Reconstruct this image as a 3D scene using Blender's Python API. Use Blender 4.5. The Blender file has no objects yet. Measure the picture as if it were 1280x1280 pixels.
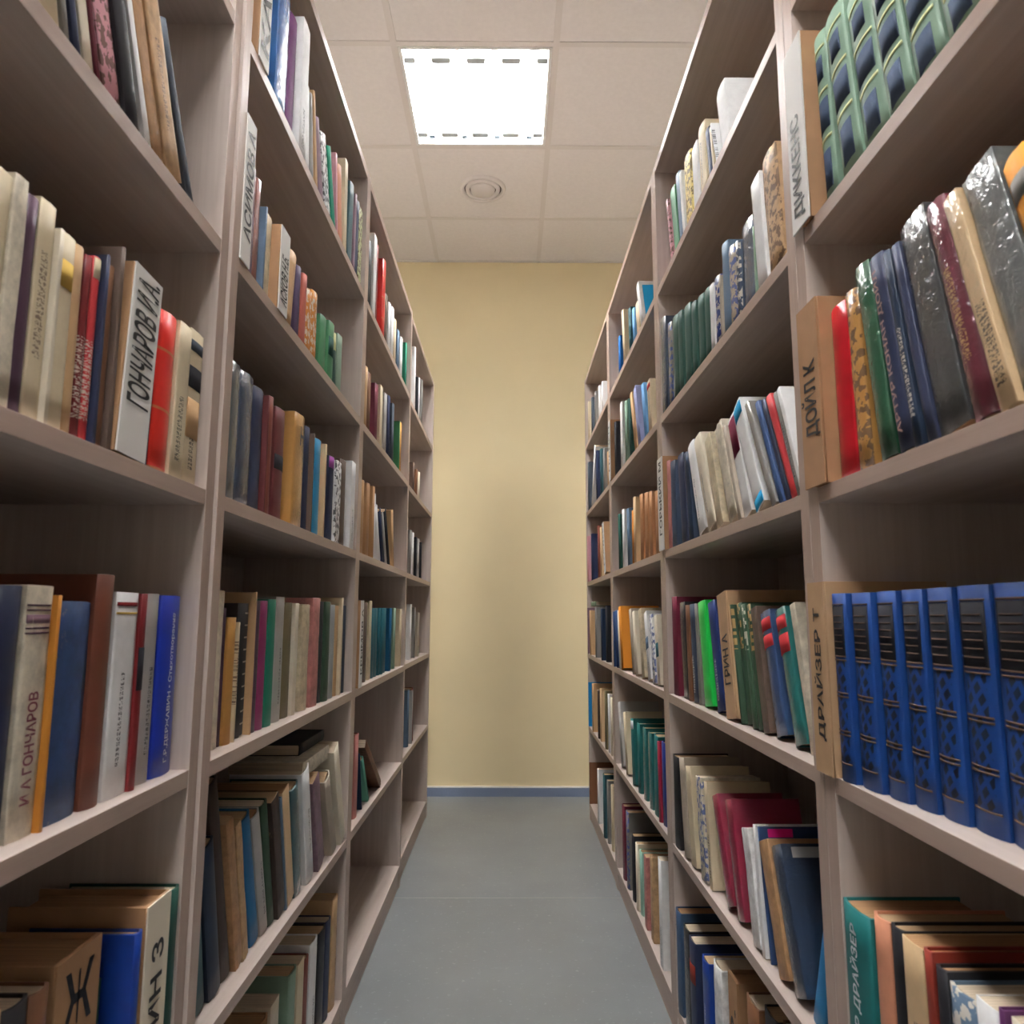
import bpy, math, random
from mathutils import Matrix, Vector

# ---------------------------------------------------------------- helpers
scene = bpy.context.scene
col = scene.collection
random.seed(11)

def lin(c):
    c = c / 255.0
    return c / 12.92 if c <= 0.04045 else ((c + 0.055) / 1.055) ** 2.4

def rgb(c, k=1.0):
    return tuple(min(0.9, lin(v) * k) for v in c) + (1.0,)

PAL = {'cream':(205,190,160),'ivory':(215,205,185),'white':(225,225,225),'tan':(190,155,115),'kraft':(175,135,95),'sand':(205,175,135),'stone':(170,158,142),'grey':(125,122,118),'lightgrey':(165,162,158),'silver':(150,155,158),'slate':(62,70,80),'slatenavy':(48,62,84),'navy':(32,40,68),'navy2':(20,38,62),'denim':(40,66,110),'steel':(90,112,135),'steel2':(50,75,105),'lead':(100,104,104),'black':(28,28,34),'greyblack':(60,62,64),'maroon':(95,22,40),'maroon2':(88,32,34),'maroon3':(92,22,40),'darkred':(110,22,26),'red':(215,45,35),'red2':(185,50,55),'crimson':(150,25,55),'crimson2':(185,22,38),'wine':(100,15,45),'wine2':(130,12,50),'plum':(70,42,62),'plum2':(105,72,90),'darkplum':(60,40,55),'purple':(85,35,85),'purple2':(70,55,85),'magenta':(135,40,95),'orchid':(150,75,150),'mauve':(125,98,110),'pink':(205,150,160),'rose':(190,125,120),'salmon':(205,140,110),'brick':(165,85,70),'redbrown':(120,62,50),'rust':(125,42,30),'chestnut':(100,52,36),'brown':(110,72,48),'darkbrown':(58,42,36),'umber':(90,72,62),'sienna':(172,122,82),'ochre':(185,135,70),'goldb':(190,120,40),'gold':(200,165,80),'amber':(205,130,40),'amber2':(235,150,45),'orange':(190,125,45),'yellow':(225,205,130),'lime':(195,200,150),'olive':(110,100,72),'neon':(30,190,75),'green':(60,120,80),'emerald':(15,130,100),'jade':(10,115,90),'jade2':(40,120,95),'bottle':(24,68,58),'bottle2':(15,75,48),'forest':(45,72,52),'sage':(125,150,130),'mint':(150,190,175),'boxgreen':(122,150,130),'viridian':(90,150,130),'teal':(25,88,100),'teal2':(15,100,98),'teal3':(22,105,105),'darkteal':(42,78,84),'darkslate':(55,58,60),'petrol':(15,80,115),'cobalt':(10,95,145),'cobaltset':(6,56,122),'blue':(10,85,150),'cyan':(30,145,195),'cerulean':(25,125,185),'azure':(110,160,210),'lilac':(150,155,195),'royal':(25,50,160),'royal2':(18,50,125),'royal3':(20,42,100),'hotpink':(215,30,130)}
BOOKS = """
LA2|cream|-0.4025|0.5695|1.478|0.0374|0.23|-0.2856|t|thick leaning cream book on the second shelf of the nearest left bookcase
LA2|grey|-0.4034|0.6037|1.478|0.0077|0.23|-0.3201||thin leaning grey book on the second shelf of the nearest left bookcase
LA2|navy|-0.4039|0.6224|1.478|0.011|0.22|-0.3496||leaning navy book on the second shelf of the nearest left bookcase
LA2|ivory|-0.405|0.6415|1.478|0.0162|0.225|-0.3581||leaning ivory book on the second shelf of the nearest left bookcase
LA2|maroon|-0.4034|0.6565|1.478|0.0062|0.225|-0.3683||thin leaning maroon book on the second shelf of the nearest left bookcase
LA2|pink|-0.4049|0.6826|1.478|0.0309|0.225|-0.39|p|leaning patterned pink book on the second shelf of the nearest left bookcase
LA2|black|-0.3977|0.714|1.478|0.0258|0.24|-0.3911||leaning black book on the second shelf of the nearest left bookcase
LA2|white|-0.4012|0.7495|1.478|0.0121|0.235|-0.4423||leaning white book on the second shelf of the nearest left bookcase
LA2|kraft|-0.405|0.7809|1.478|0.0247|0.225|-0.4536|w|leaning worn kraft brown book on the second shelf of the nearest left bookcase
LA2|tan|-0.4027|0.8158|1.478|0.0367|0.23|-0.4546|w t|thick leaning tan book on the second shelf of the nearest left bookcase
LA2|slate|-0.4047|0.8711|1.478|0.0181|0.2076|-0.5305||leaning slate book on the second shelf of the nearest left bookcase
LA3|cream|-0.4013|0.5346|1.131|0.0272|0.1891|0|t|lettered cream book before the worn ivory book, third shelf, nearest left bookcase
LA3|ivory|-0.3995|0.5572|1.131|0.0167|0.1948|0|w|worn ivory book on the third shelf of the nearest left bookcase
LA3|plum|-0.4019|0.577|1.131|0.0151|0.1894|0||plum book on the third shelf of the nearest left bookcase
LA3|cream|-0.4021|0.5959|1.131|0.0212|0.1959|0|t|lettered cream book behind the plum book, third shelf, nearest left bookcase
LA3|ivory|-0.3976|0.61|1.131|0.0056|0.1789|0||thin ivory book on the third shelf of the nearest left bookcase
LA3|cream|-0.3992|0.6243|1.131|0.02|0.1798|-0.006|L=.72,.86,gold|cream book on the third shelf of the nearest left bookcase
LA3|tan|-0.3997|0.6431|1.131|0.0152|0.1793|-0.0106||tan book on the third shelf of the nearest left bookcase
LA3|darkred|-0.4048|0.6652|1.131|0.011|0.1815|0|t|lettered dark red book on the third shelf of the nearest left bookcase
LA3|red2|-0.4036|0.6771|1.131|0.0116|0.1864|0|L=.88,.99,cream t|lettered red book on the third shelf of the nearest left bookcase
LA3|navy|-0.3988|0.6865|1.131|0.0056|0.1936|0||thin navy book behind the lettered red book, third shelf, nearest left bookcase
LA3|brown|-0.4039|0.7022|1.131|0.0123|0.1903|0||brown book on the third shelf of the nearest left bookcase
LA3|umber|-0.3986|0.7127|1.131|0.0074|0.2155|-0.0016||thin umber book on the third shelf of the nearest left bookcase
LA3|white|-0.3965|0.7467|1.131|0.0592|0.207|0.0523|D=ГОНЧАРОВ_И.А.|white name divider on the third shelf of the nearest left bookcase
LA3|navy|-0.4024|0.793|1.131|0.0085|0.2015|0.031||thin navy book behind the white name divider, third shelf, nearest left bookcase
LA3|red|-0.3985|0.8183|1.131|0.0407|0.1886|0.0294|b|thick bright red book on the third shelf of the nearest left bookcase
LA3|cream|-0.3975|0.8558|1.131|0.0327|0.1918|0.0278|t|lettered cream book behind the thick bright red book, third shelf, nearest left bookcase
LA3|cream|-0.4045|0.9077|1.131|0.039|0.2015|0|L=.86,.93,slate L=.62,.76,black L=.3,.55,tan t|thick lettered cream book on the third shelf of the nearest left bookcase
LA4|black|-0.4108|0.5853|0.7808|0.0258|0.2145|0||black book on the fourth shelf of the nearest left bookcase
LA4|navy|-0.4165|0.621|0.7808|0.0289|0.2139|0||navy book on the fourth shelf of the nearest left bookcase
LA4|ivory|-0.4154|0.6538|0.7808|0.0353|0.215|0|w T=rИ_А_ГОНЧАРОВ@.13,.57 L=.915,.922,plum L=.895,.902,plum L=.845,.88,mauve L=.822,.829,plum L=.802,.809,plum|thick worn ivory book on the fourth shelf of the nearest left bookcase
LA4|orange|-0.4105|0.675|0.7808|0.0056|0.2069|0||thin orange book on the fourth shelf of the nearest left bookcase
LA4|denim|-0.4157|0.7095|0.7808|0.0612|0.2021|0|w|thick worn denim blue book on the fourth shelf of the nearest left bookcase
LA4|chestnut|-0.4119|0.7572|0.7808|0.0329|0.2302|0||chestnut brown book on the fourth shelf of the nearest left bookcase
LA4|white|-0.4126|0.7986|0.7808|0.0464|0.2131|0|t L=.93,.95,darkred L=.89,.9,gold|thick lettered white book on the fourth shelf of the nearest left bookcase
LA4|darkred|-0.4085|0.8291|0.7808|0.0134|0.2125|0|L=.5,.72,black|dark red book on the fourth shelf of the nearest left bookcase
LA4|lightgrey|-0.414|0.8633|0.7808|0.0325|0.2134|0|t|lettered pale grey book on the fourth shelf of the nearest left bookcase
LA4|royal|-0.4118|0.9058|0.7808|0.0511|0.2123|0|T=wГ.Р.ДЕРЖАВИН_•_Стихотворения@.07,.9|thick lettered royal blue book on the fourth shelf of the nearest left bookcase
LA5|tan|-0.403|0.623|0.4349|0.0299|0.223|0||tan book on the fifth shelf of the nearest left bookcase
LA5|black|-0.4133|0.6717|0.4349|0.0339|0.2092|0||black book on the fifth shelf of the nearest left bookcase
LA5|brown|-0.4125|0.7032|0.4349|0.0278|0.2055|0||brown book on the fifth shelf of the nearest left bookcase
LA5|kraft|-0.4182|0.765|0.4349|0.0753|0.213|0|U=Ж|kraft brown name divider on the fifth shelf of the nearest left bookcase
LA5|bottle|-0.4238|0.8196|0.4349|0.0116|0.1592|0||bottle green book behind the kraft brown name divider, fifth shelf, nearest left bookcase
LA5|royal2|-0.3915|0.8343|0.4349|0.0165|0.2004|0||royal blue book on the fifth shelf of the nearest left bookcase
LA5|ivory|-0.394|0.876|0.4349|0.0553|0.219|0|D=ИМИН_З|ivory name divider on the fifth shelf of the nearest left bookcase
LA5|bottle|-0.3927|0.9196|0.4349|0.0305|0.2141|0||bottle green book behind the ivory name divider, fifth shelf, nearest left bookcase
LB1|white|-0.3895|1.0387|1.824|0.0441|0.25|0|D=КА|white name divider on the top shelf of the second left bookcase
LB1|blue|-0.4027|1.1756|1.824|0.0611|0.28|0|f|thick film-wrapped blue book on the top shelf of the second left bookcase
LB1|purple|-0.4021|1.2276|1.824|0.0415|0.25|0||thick purple book on the top shelf of the second left bookcase
LB1|white|-0.3931|1.2744|1.824|0.0442|0.2764|-0.0139|t|thick lettered white book on the top shelf of the second left bookcase
LB1|white|-0.3994|1.3334|1.824|0.0277|0.1797|-0.1384||leaning white book on the top shelf of the second left bookcase
LB1|grey|-0.3988|1.371|1.824|0.0256|0.1825|-0.1933||leaning grey book on the top shelf of the second left bookcase
LB1|tan|-0.3977|1.4036|1.824|0.013|0.205|-0.2582||leaning tan book on the top shelf of the second left bookcase
LB1|mauve|-0.3992|1.4533|1.824|0.0343|0.1747|-0.3823||thick leaning mauve book on the top shelf of the second left bookcase
LB1|white|-0.4011|1.5091|1.824|0.0476|0.1747|-0.4218|p|thick leaning white book on the top shelf of the second left bookcase
LB1|emerald|-0.3959|1.5501|1.824|0.026|0.1756|-0.4233||leaning emerald book on the top shelf of the second left bookcase
LB1|pink|-0.4006|1.5923|1.824|0.0146|0.2021|-0.1897||leaning pink book on the top shelf of the second left bookcase
LB1|salmon|-0.3978|1.6192|1.824|0.037|0.1882|-0.1912||thick leaning salmon book on the top shelf of the second left bookcase
LB1|cream|-0.3971|1.6541|1.824|0.0306|0.2391|-0.0452||cream book on the top shelf of the second left bookcase
LB1|darkteal|-0.4006|1.7276|1.824|0.0434|0.2324|0.0235||thick dark teal book on the top shelf of the second left bookcase
LB1|mauve|-0.3974|1.758|1.824|0.0159|0.2246|0.0222||mauve book on the top shelf of the second left bookcase
LB1|navy|-0.3958|1.7808|1.824|0.0283|0.2164|0.0208||navy book on the top shelf of the second left bookcase
LB1|lime|-0.3967|1.8203|1.824|0.041|0.2156|0|p|thick patterned pale lime book on the top shelf of the second left bookcase
LB2|white|-0.3895|1.007|1.478|0.0366|0.2273|-0.0|D=АСИМОВ_А E=0.0019|white name divider before the film-wrapped dusty plum book, second shelf, second left bookcase
LB2|plum2|-0.4035|1.0739|1.478|0.0173|0.1911|-0.0182|f|film-wrapped dusty plum book on the second shelf of the second left bookcase
LB2|redbrown|-0.4043|1.0977|1.478|0.0253|0.1884|0|f|film-wrapped red-brown book on the second shelf of the second left bookcase
LB2|steel|-0.3976|1.1143|1.478|0.0063|0.1532|0.0239||thin steel blue book on the second shelf of the second left bookcase
LB2|cream|-0.4038|1.1485|1.478|0.0245|0.1553|0.002|w|worn cream book on the second shelf of the second left bookcase
LB2|white|-0.3895|1.1855|1.478|0.0481|0.1499|0|D=АСКОВ_Н.Б.|white name divider behind the worn cream book, second shelf, second left bookcase
LB2|brown|-0.4004|1.2131|1.478|0.0056|0.1502|-0.002||thin brown book on the second shelf of the second left bookcase
LB2|tan|-0.3935|1.2436|1.478|0.0405|0.1439|0.1162||thick leaning tan book on the second shelf of the second left bookcase
LB2|purple2|-0.4021|1.3239|1.478|0.0259|0.1518|0||violet book on the second shelf of the second left bookcase
LB2|brick|-0.3976|1.3511|1.478|0.027|0.149|0||brick red book on the second shelf of the second left bookcase
LB2|goldb|-0.3979|1.3862|1.478|0.0402|0.1324|-0.0082|p|thick patterned golden book behind the brick red book, second shelf, second left bookcase
LB2|goldb|-0.3989|1.4321|1.478|0.0427|0.1476|-0.0278|p|farthest of the two thick patterned golden books, second shelf, second left bookcase
LB2|green|-0.4051|1.5267|1.478|0.0494|0.1365|0.0022||nearest of the two thick green books, second shelf, second left bookcase
LB2|green|-0.3991|1.5759|1.478|0.0477|0.1425|0|L=.45,.75,bottle|thick green book before the leaning bottle green book, second shelf, second left bookcase
LB2|bottle|-0.4035|1.6345|1.478|0.0307|0.1361|-0.1372|L=.7,.99,lime|leaning bottle green book on the second shelf of the second left bookcase
LB2|sage|-0.4049|1.6809|1.478|0.0491|0.1542|0||thick sage green book on the second shelf of the second left bookcase
LB3|slate|-0.402|1.0382|1.131|0.0481|0.2068|0|f|thick film-wrapped slate book on the third shelf of the second left bookcase
LB3|slatenavy|-0.4027|1.0927|1.131|0.0565|0.2074|0|f|thick film-wrapped blue-slate book on the third shelf of the second left bookcase
LB3|navy|-0.4039|1.1485|1.131|0.0474|0.2018|0||thick navy book behind the thick film-wrapped blue-slate book, third shelf, second left bookcase
LB3|maroon2|-0.3982|1.1757|1.131|0.0056|0.1996|0||thin dull maroon book on the third shelf of the second left bookcase
LB3|redbrown|-0.4028|1.2047|1.131|0.0239|0.2055|0||red-brown book on the third shelf of the second left bookcase
LB3|maroon2|-0.4028|1.2601|1.131|0.0531|0.1989|0|L=.45,.58,black|thick dull maroon book on the third shelf of the second left bookcase
LB3|ochre|-0.3949|1.3519|1.131|0.0663|0.2149|0|f U=Н|thick film-wrapped ochre book on the third shelf of the second left bookcase
LB3|navy|-0.4008|1.4231|1.131|0.0335|0.2091|0||navy book on the third shelf of the second left bookcase
LB3|umber|-0.3941|1.4433|1.131|0.0056|0.2019|0||thin umber book on the third shelf of the second left bookcase
LB3|cyan|-0.4006|1.507|1.131|0.0489|0.2036|0||thick cyan book on the third shelf of the second left bookcase
LB3|sand|-0.3934|1.5376|1.131|0.0109|0.2019|0||sand coloured book on the third shelf of the second left bookcase
LB3|navy|-0.3947|1.6037|1.131|0.0463|0.1879|0|L=.86,.99,orchid|thick navy book behind the sand coloured book, third shelf, second left bookcase
LB3|white|-0.3957|1.671|1.131|0.0445|0.1915|0|p|thick patterned white book on the third shelf of the second left bookcase
LB3|umber|-0.3972|1.7291|1.131|0.0583|0.2063|0||thick umber book on the third shelf of the second left bookcase
LB3|white|-0.3922|1.8123|1.131|0.0458|0.2201|0|t|thick lettered white book on the third shelf of the second left bookcase
LB4|ivory|-0.4173|1.0681|0.7808|0.0271|0.2238|0|w|worn ivory book on the fourth shelf of the second left bookcase
LB4|plum|-0.4193|1.0926|0.7808|0.0109|0.199|0||plum book on the fourth shelf of the second left bookcase
LB4|ochre|-0.4128|1.1129|0.7808|0.0283|0.185|0||ochre book on the fourth shelf of the second left bookcase
LB4|cream|-0.4116|1.1305|0.7808|0.0056|0.1776|0|t|thin lettered cream book on the fourth shelf of the second left bookcase
LB4|black|-0.4186|1.1731|0.7808|0.0471|0.207|0|n|thick notched black book on the fourth shelf of the second left bookcase
LB4|tan|-0.4113|1.2001|0.7808|0.0056|0.2252|0||thin tan book on the fourth shelf of the second left bookcase
LB4|darkplum|-0.414|1.222|0.7808|0.0257|0.2118|0||dark plum book on the fourth shelf of the second left bookcase
LB4|magenta|-0.4126|1.2528|0.7808|0.0345|0.2122|0||thick magenta book on the fourth shelf of the second left bookcase
LB4|jade|-0.4107|1.2906|0.7808|0.0396|0.2155|0||thick jade green book on the fourth shelf of the second left bookcase
LB4|lightgrey|-0.4126|1.3415|0.7808|0.0494|0.2208|0|t|thick lettered pale grey book on the fourth shelf of the second left bookcase
LB4|olive|-0.4136|1.3939|0.7808|0.0485|0.2117|0||thick olive book on the fourth shelf of the second left bookcase
LB4|ivory|-0.41|1.4305|0.7808|0.0234|0.2108|0||ivory book on the fourth shelf of the second left bookcase
LB4|cream|-0.4092|1.5018|0.7808|0.0547|0.2098|0|w|thick worn cream book on the fourth shelf of the second left bookcase
LB4|rose|-0.405|1.5661|0.7808|0.0577|0.2239|0|w|thick worn rose book on the fourth shelf of the second left bookcase
LB4|darkslate|-0.4099|1.6244|0.7808|0.0198|0.2174|0||dark slate book on the fourth shelf of the second left bookcase
LB4|forest|-0.4032|1.6565|0.7808|0.0429|0.2173|0||thick forest green book on the fourth shelf of the second left bookcase
LB4|silver|-0.4053|1.7097|0.7808|0.045|0.2114|0||thick silver grey book on the fourth shelf of the second left bookcase
LB4|tan|-0.4071|1.7556|0.7808|0.0314|0.2102|0||tan book on the fourth shelf of the second left bookcase
LB4|cream|-0.4014|1.78|0.7808|0.0161|0.2291|0||cream book on the fourth shelf of the second left bookcase
LB4|navy2|-0.4051|1.8258|0.7808|0.0429|0.2109|0||thick dark navy book on the fourth shelf of the second left bookcase
LB5|darkteal|-0.4159|1.075|0.4349|0.0402|0.1776|-0.241||nearest of the two thick leaning dark teal books, fifth shelf, second left bookcase
LB5|navy2|-0.4122|1.1215|0.4349|0.0411|0.2243|-0.2628||thick leaning dark navy book on the fifth shelf of the second left bookcase
LB5|darkbrown|-0.4161|1.171|0.4349|0.0341|0.3104|-0.3026||nearest of the two thick leaning dark brown books, fifth shelf, second left bookcase
LB5|kraft|-0.4108|1.2043|0.4349|0.0281|0.2413|-0.3037|w|leaning worn kraft brown book on the fifth shelf of the second left bookcase
LB5|tan|-0.4109|1.232|0.4349|0.0236|0.2253|-0.2795|w|leaning worn tan book on the fifth shelf of the second left bookcase
LB5|cobalt|-0.4136|1.2873|0.4349|0.0389|0.2255|-0.336||thick leaning cobalt blue book on the fifth shelf of the second left bookcase
LB5|lightgrey|-0.4113|1.3276|0.4349|0.0358|0.2188|-0.3373|t|thick leaning pale grey book on the fifth shelf of the second left bookcase
LB5|forest|-0.4108|1.3626|0.4349|0.0291|0.2263|-0.3102||leaning forest green book on the fifth shelf of the second left bookcase
LB5|darkbrown|-0.4061|1.3995|0.4349|0.0398|0.2247|-0.3114|w|farthest of the two thick leaning dark brown books, fifth shelf, second left bookcase
LB5|steel|-0.4047|1.4257|0.4349|0.0088|0.2196|-0.2963||thin leaning steel blue book on the fifth shelf of the second left bookcase
LB5|sand|-0.406|1.4549|0.4349|0.0383|0.2253|-0.2961||thick leaning sand coloured book on the fifth shelf of the second left bookcase
LB5|darkteal|-0.403|1.5009|0.4349|0.0486|0.2152|-0.2657|f|farthest of the two thick leaning dark teal books, fifth shelf, second left bookcase
LB5|white|-0.3989|1.5715|0.4349|0.0523|0.2348|-0.2939|t|thick leaning white book on the fifth shelf of the second left bookcase
LB5|mauve|-0.3973|1.6439|0.4349|0.0489|0.2065|-0.3619|w|thick leaning mauve book on the fifth shelf of the second left bookcase
LB5|stone|-0.3917|1.7453|0.4349|0.0437|0.1981|-0.4782||thick leaning stone grey book on the fifth shelf of the second left bookcase
LB5|ivory|-0.3915|1.8228|0.4349|0.0455|0.2504|-0.4336||thick leaning ivory book on the fifth shelf of the second left bookcase
LB6|brown|-0.4141|1.2292|0.0764|0.0497|0.2075|0||thick brown book on the bottom shelf of the second left bookcase
LB6|tan|-0.4143|1.2822|0.0764|0.0545|0.2073|0||thick tan book behind the thick brown book, bottom shelf, second left bookcase
LB6|kraft|-0.4167|1.3659|0.0764|0.0482|0.2033|0||thick kraft brown book on the bottom shelf of the second left bookcase
LB6|ivory|-0.4155|1.4155|0.0764|0.0497|0.2094|0||thick ivory book on the bottom shelf of the second left bookcase
LB6|sage|-0.4106|1.5138|0.0764|0.052|0.2162|0||thick sage green book on the bottom shelf of the second left bookcase
LB6|cream|-0.4108|1.5645|0.0764|0.0469|0.2109|0||thick cream book on the bottom shelf of the second left bookcase
LB6|redbrown|-0.4096|1.6063|0.0764|0.0353|0.1995|0||thick red-brown book on the bottom shelf of the second left bookcase
LB6|white|-0.408|1.6606|0.0764|0.0573|0.2105|0|t|thick lettered white book on the bottom shelf of the second left bookcase
LB6|black|-0.4061|1.723|0.0764|0.0559|0.206|0||thick black book on the bottom shelf of the second left bookcase
LB6|navy|-0.405|1.7734|0.0764|0.0435|0.2077|0||thick navy book on the bottom shelf of the second left bookcase
LB6|tan|-0.4011|1.8197|0.0764|0.0477|0.2383|0||thick tan book behind the thick navy book, bottom shelf, second left bookcase
LC1|black|-0.407|2.0217|1.824|0.0443|0.2293|0||thick black book on the top shelf of the third left bookcase
LC1|white|-0.4046|2.0724|1.824|0.0457|0.2784|0||thick white book behind the thick black book, top shelf, third left bookcase
LC1|darkred|-0.404|2.1073|1.824|0.0227|0.268|0||dark red book on the top shelf of the third left bookcase
LC1|red|-0.3994|2.2122|1.824|0.047|0.2688|0|b|thick bright red book on the top shelf of the third left bookcase
LC1|umber|-0.4036|2.284|1.824|0.0465|0.186|0||thick umber book on the top shelf of the third left bookcase
LC1|white|-0.4012|2.3378|1.824|0.0399|0.1813|0|Q|thick white book behind the thick umber book, top shelf, third left bookcase
LC1|white|-0.4045|2.4238|1.824|0.0472|0.2026|0|t Q|thick lettered white book on the top shelf of the third left bookcase
LC1|cream|-0.4028|2.4695|1.824|0.0426|0.1784|0|Q|thick cream book on the top shelf of the third left bookcase
LC1|steel|-0.4056|2.5629|1.824|0.0449|0.1758|0|Q|thick steel blue book on the top shelf of the third left bookcase
LC1|white|-0.4042|2.6322|1.824|0.0492|0.1755|0|Q|thick white book behind the thick steel blue book, top shelf, third left bookcase
LC1|jade2|-0.4053|2.7584|1.824|0.0231|0.2045|0|Q|sea green book on the top shelf of the third left bookcase
LC2|tan|-0.4036|1.9962|1.478|0.0457|0.1866|0||thick tan book on the second shelf of the third left bookcase
LC2|brown|-0.4037|2.0438|1.478|0.0478|0.1838|0||thick brown book on the second shelf of the third left bookcase
LC2|wine|-0.4008|2.1454|1.478|0.0463|0.183|0||thick wine red book on the second shelf of the third left bookcase
LC2|cream|-0.4062|2.2482|1.478|0.0433|0.2115|0||thick cream book on the second shelf of the third left bookcase
LC2|lightgrey|-0.407|2.3439|1.478|0.0446|0.215|0||thick pale grey book on the second shelf of the third left bookcase
LC2|navy|-0.4033|2.3883|1.478|0.0409|0.2206|0|Q|thick navy book on the second shelf of the third left bookcase
LC2|slate|-0.405|2.4836|1.478|0.044|0.2214|0|f Q|thick film-wrapped slate book on the second shelf of the third left bookcase
LC2|green|-0.4053|2.6333|1.478|0.0103|0.2011|0|Q|thin green book on the second shelf of the third left bookcase
LC2|ochre|-0.4053|2.6625|1.478|0.0462|0.2025|-0.0028|Q|thick ochre book on the second shelf of the third left bookcase
LC3|kraft|-0.4066|2.0095|1.131|0.0417|0.21|0||nearest of the two thick kraft brown books, third shelf, third left bookcase
LC3|kraft|-0.4073|2.0967|1.131|0.038|0.2162|0||thick kraft brown book before the kraft brown book, third shelf, third left bookcase
LC3|kraft|-0.4017|2.1482|1.131|0.0262|0.217|0|Q|kraft brown book on the third shelf of the third left bookcase
LC3|white|-0.4028|2.177|1.131|0.019|0.1992|-0.0289|Q|white book on the third shelf of the third left bookcase
LC3|white|-0.405|2.2923|1.131|0.0314|0.1807|-0.4753|t Q|leaning lettered white book on the third shelf of the third left bookcase
LC3|navy|-0.4067|2.3785|1.131|0.0357|0.1842|-0.5588|Q|thick leaning navy book on the third shelf of the third left bookcase
LC3|lightgrey|-0.4033|2.4099|1.131|0.0163|0.1838|-0.56|Q|leaning pale grey book on the third shelf of the third left bookcase
LC3|black|-0.407|2.4896|1.131|0.0333|0.2014|-0.5599|L=.55,.75,cream Q|leaning black book on the third shelf of the third left bookcase
LC3|tan|-0.4065|2.5714|1.131|0.0362|0.202|-0.2429|Q|thick leaning tan book on the third shelf of the third left bookcase
LC4|white|-0.3895|1.948|0.7808|0.0363|0.2262|0|D=КРЫМОВ_А|white name divider on the fourth shelf of the third left bookcase
LC4|black|-0.4087|2.0728|0.7808|0.0218|0.2295|0||black book on the fourth shelf of the third left bookcase
LC4|umber|-0.4072|2.1102|0.7808|0.0471|0.2231|0||thick umber book on the fourth shelf of the third left bookcase
LC4|cream|-0.4096|2.187|0.7808|0.0402|0.2288|0||thick cream book on the fourth shelf of the third left bookcase
LC4|teal|-0.4081|2.2329|0.7808|0.0351|0.2084|0||thick teal book behind the thick cream book, fourth shelf, third left bookcase
LC4|teal|-0.4091|2.2878|0.7808|0.0438|0.2089|0||second of the five thick teal books, fourth shelf, third left bookcase
LC4|teal|-0.4081|2.343|0.7808|0.036|0.2093|0|Q|third of the five thick teal books, fourth shelf, third left bookcase
LC4|teal|-0.4048|2.3812|0.7808|0.039|0.2096|0|Q|fourth of the five thick teal books, fourth shelf, third left bookcase
LC4|teal|-0.4088|2.4474|0.7808|0.0462|0.2103|0||thick teal book before the thick petrol blue book, fourth shelf, third left bookcase
LC4|petrol|-0.4016|2.5221|0.7808|0.0397|0.2104|0|Q|thick petrol blue book on the fourth shelf of the third left bookcase
LC4|sage|-0.4029|2.6168|0.7808|0.0433|0.2114|0|Q|thick sage green book on the fourth shelf of the third left bookcase
LC4|cream|-0.4007|2.7501|0.7808|0.0397|0.2092|0|w Q|thick worn cream book on the fourth shelf of the third left bookcase
LC5|rose|-0.406|2.0375|0.4349|0.0431|0.2154|0||thick rose book on the fifth shelf of the third left bookcase
LC5|navy2|-0.406|2.117|0.4349|0.0077|0.1644|-0.3149|Q|thin leaning dark navy book on the fifth shelf of the third left bookcase
LC5|viridian|-0.4046|2.2102|0.4349|0.0187|0.1697|-0.6703|Q|leaning sea green book on the fifth shelf of the third left bookcase
LC5|brown|-0.4006|2.383|0.4349|0.0258|0.3116|-1.0104|w|leaning worn brown book on the fifth shelf of the third left bookcase
LD1|white|-0.4092|3.059|1.824|0.0326|0.3009|0|Q|white book before the thick black book, top shelf, farthest left bookcase
LD1|black|-0.4064|3.1452|1.824|0.0387|0.1917|0|Q|thick black book on the top shelf of the farthest left bookcase
LD1|white|-0.4043|3.1765|1.824|0.0224|0.2018|-0.0016|Q|white book behind the thick black book, top shelf, farthest left bookcase
LD1|grey|-0.4086|3.319|1.824|0.033|0.2362|0|Q|grey book on the top shelf of the farthest left bookcase
LD2|umber|-0.4045|3.0507|1.478|0.0342|0.1311|0|Q|thick umber book on the second shelf of the farthest left bookcase
LD2|brown|-0.4066|3.1769|1.478|0.035|0.1266|0|Q|thick brown book on the second shelf of the farthest left bookcase
LD2|ivory|-0.4025|3.2262|1.478|0.0442|0.1245|0|Q|thick ivory book on the second shelf of the farthest left bookcase
LD3|grey|-0.4025|2.9873|1.131|0.0378|0.1816|0|Q|thick grey book on the third shelf of the farthest left bookcase
LD3|white|-0.4072|3.0998|1.131|0.0367|0.1846|0|Q|thick white book on the third shelf of the farthest left bookcase
LD3|black|-0.4068|3.2064|1.131|0.0354|0.1757|0|Q|thick black book behind the thick white book, third shelf, farthest left bookcase
LD3|lightgrey|-0.4043|3.2677|1.131|0.0444|0.1746|0|Q|thick pale grey book on the third shelf of the farthest left bookcase
LD3|black|-0.4016|3.3392|1.131|0.0377|0.1669|0|Q|thick black book behind the thick pale grey book, third shelf, farthest left bookcase
LD4|white|-0.4118|3.1139|0.7808|0.0371|0.2315|0|Q|thick white book on the fourth shelf of the farthest left bookcase
LD4|grey|-0.4133|3.2592|0.7808|0.0351|0.2198|0|Q|thick grey book on the fourth shelf of the farthest left bookcase
LD4|stone|-0.4105|3.3773|0.7808|0.0417|0.1963|0|Q|thick stone grey book on the fourth shelf of the farthest left bookcase
LD5|steel|-0.4111|3.087|0.4349|0.0437|0.2262|0|Q|thick steel blue book on the fifth shelf of the farthest left bookcase
LD5|lightgrey|-0.4046|3.1546|0.4349|0.0096|0.2175|0|Q|thin pale grey book on the fifth shelf of the farthest left bookcase
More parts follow.
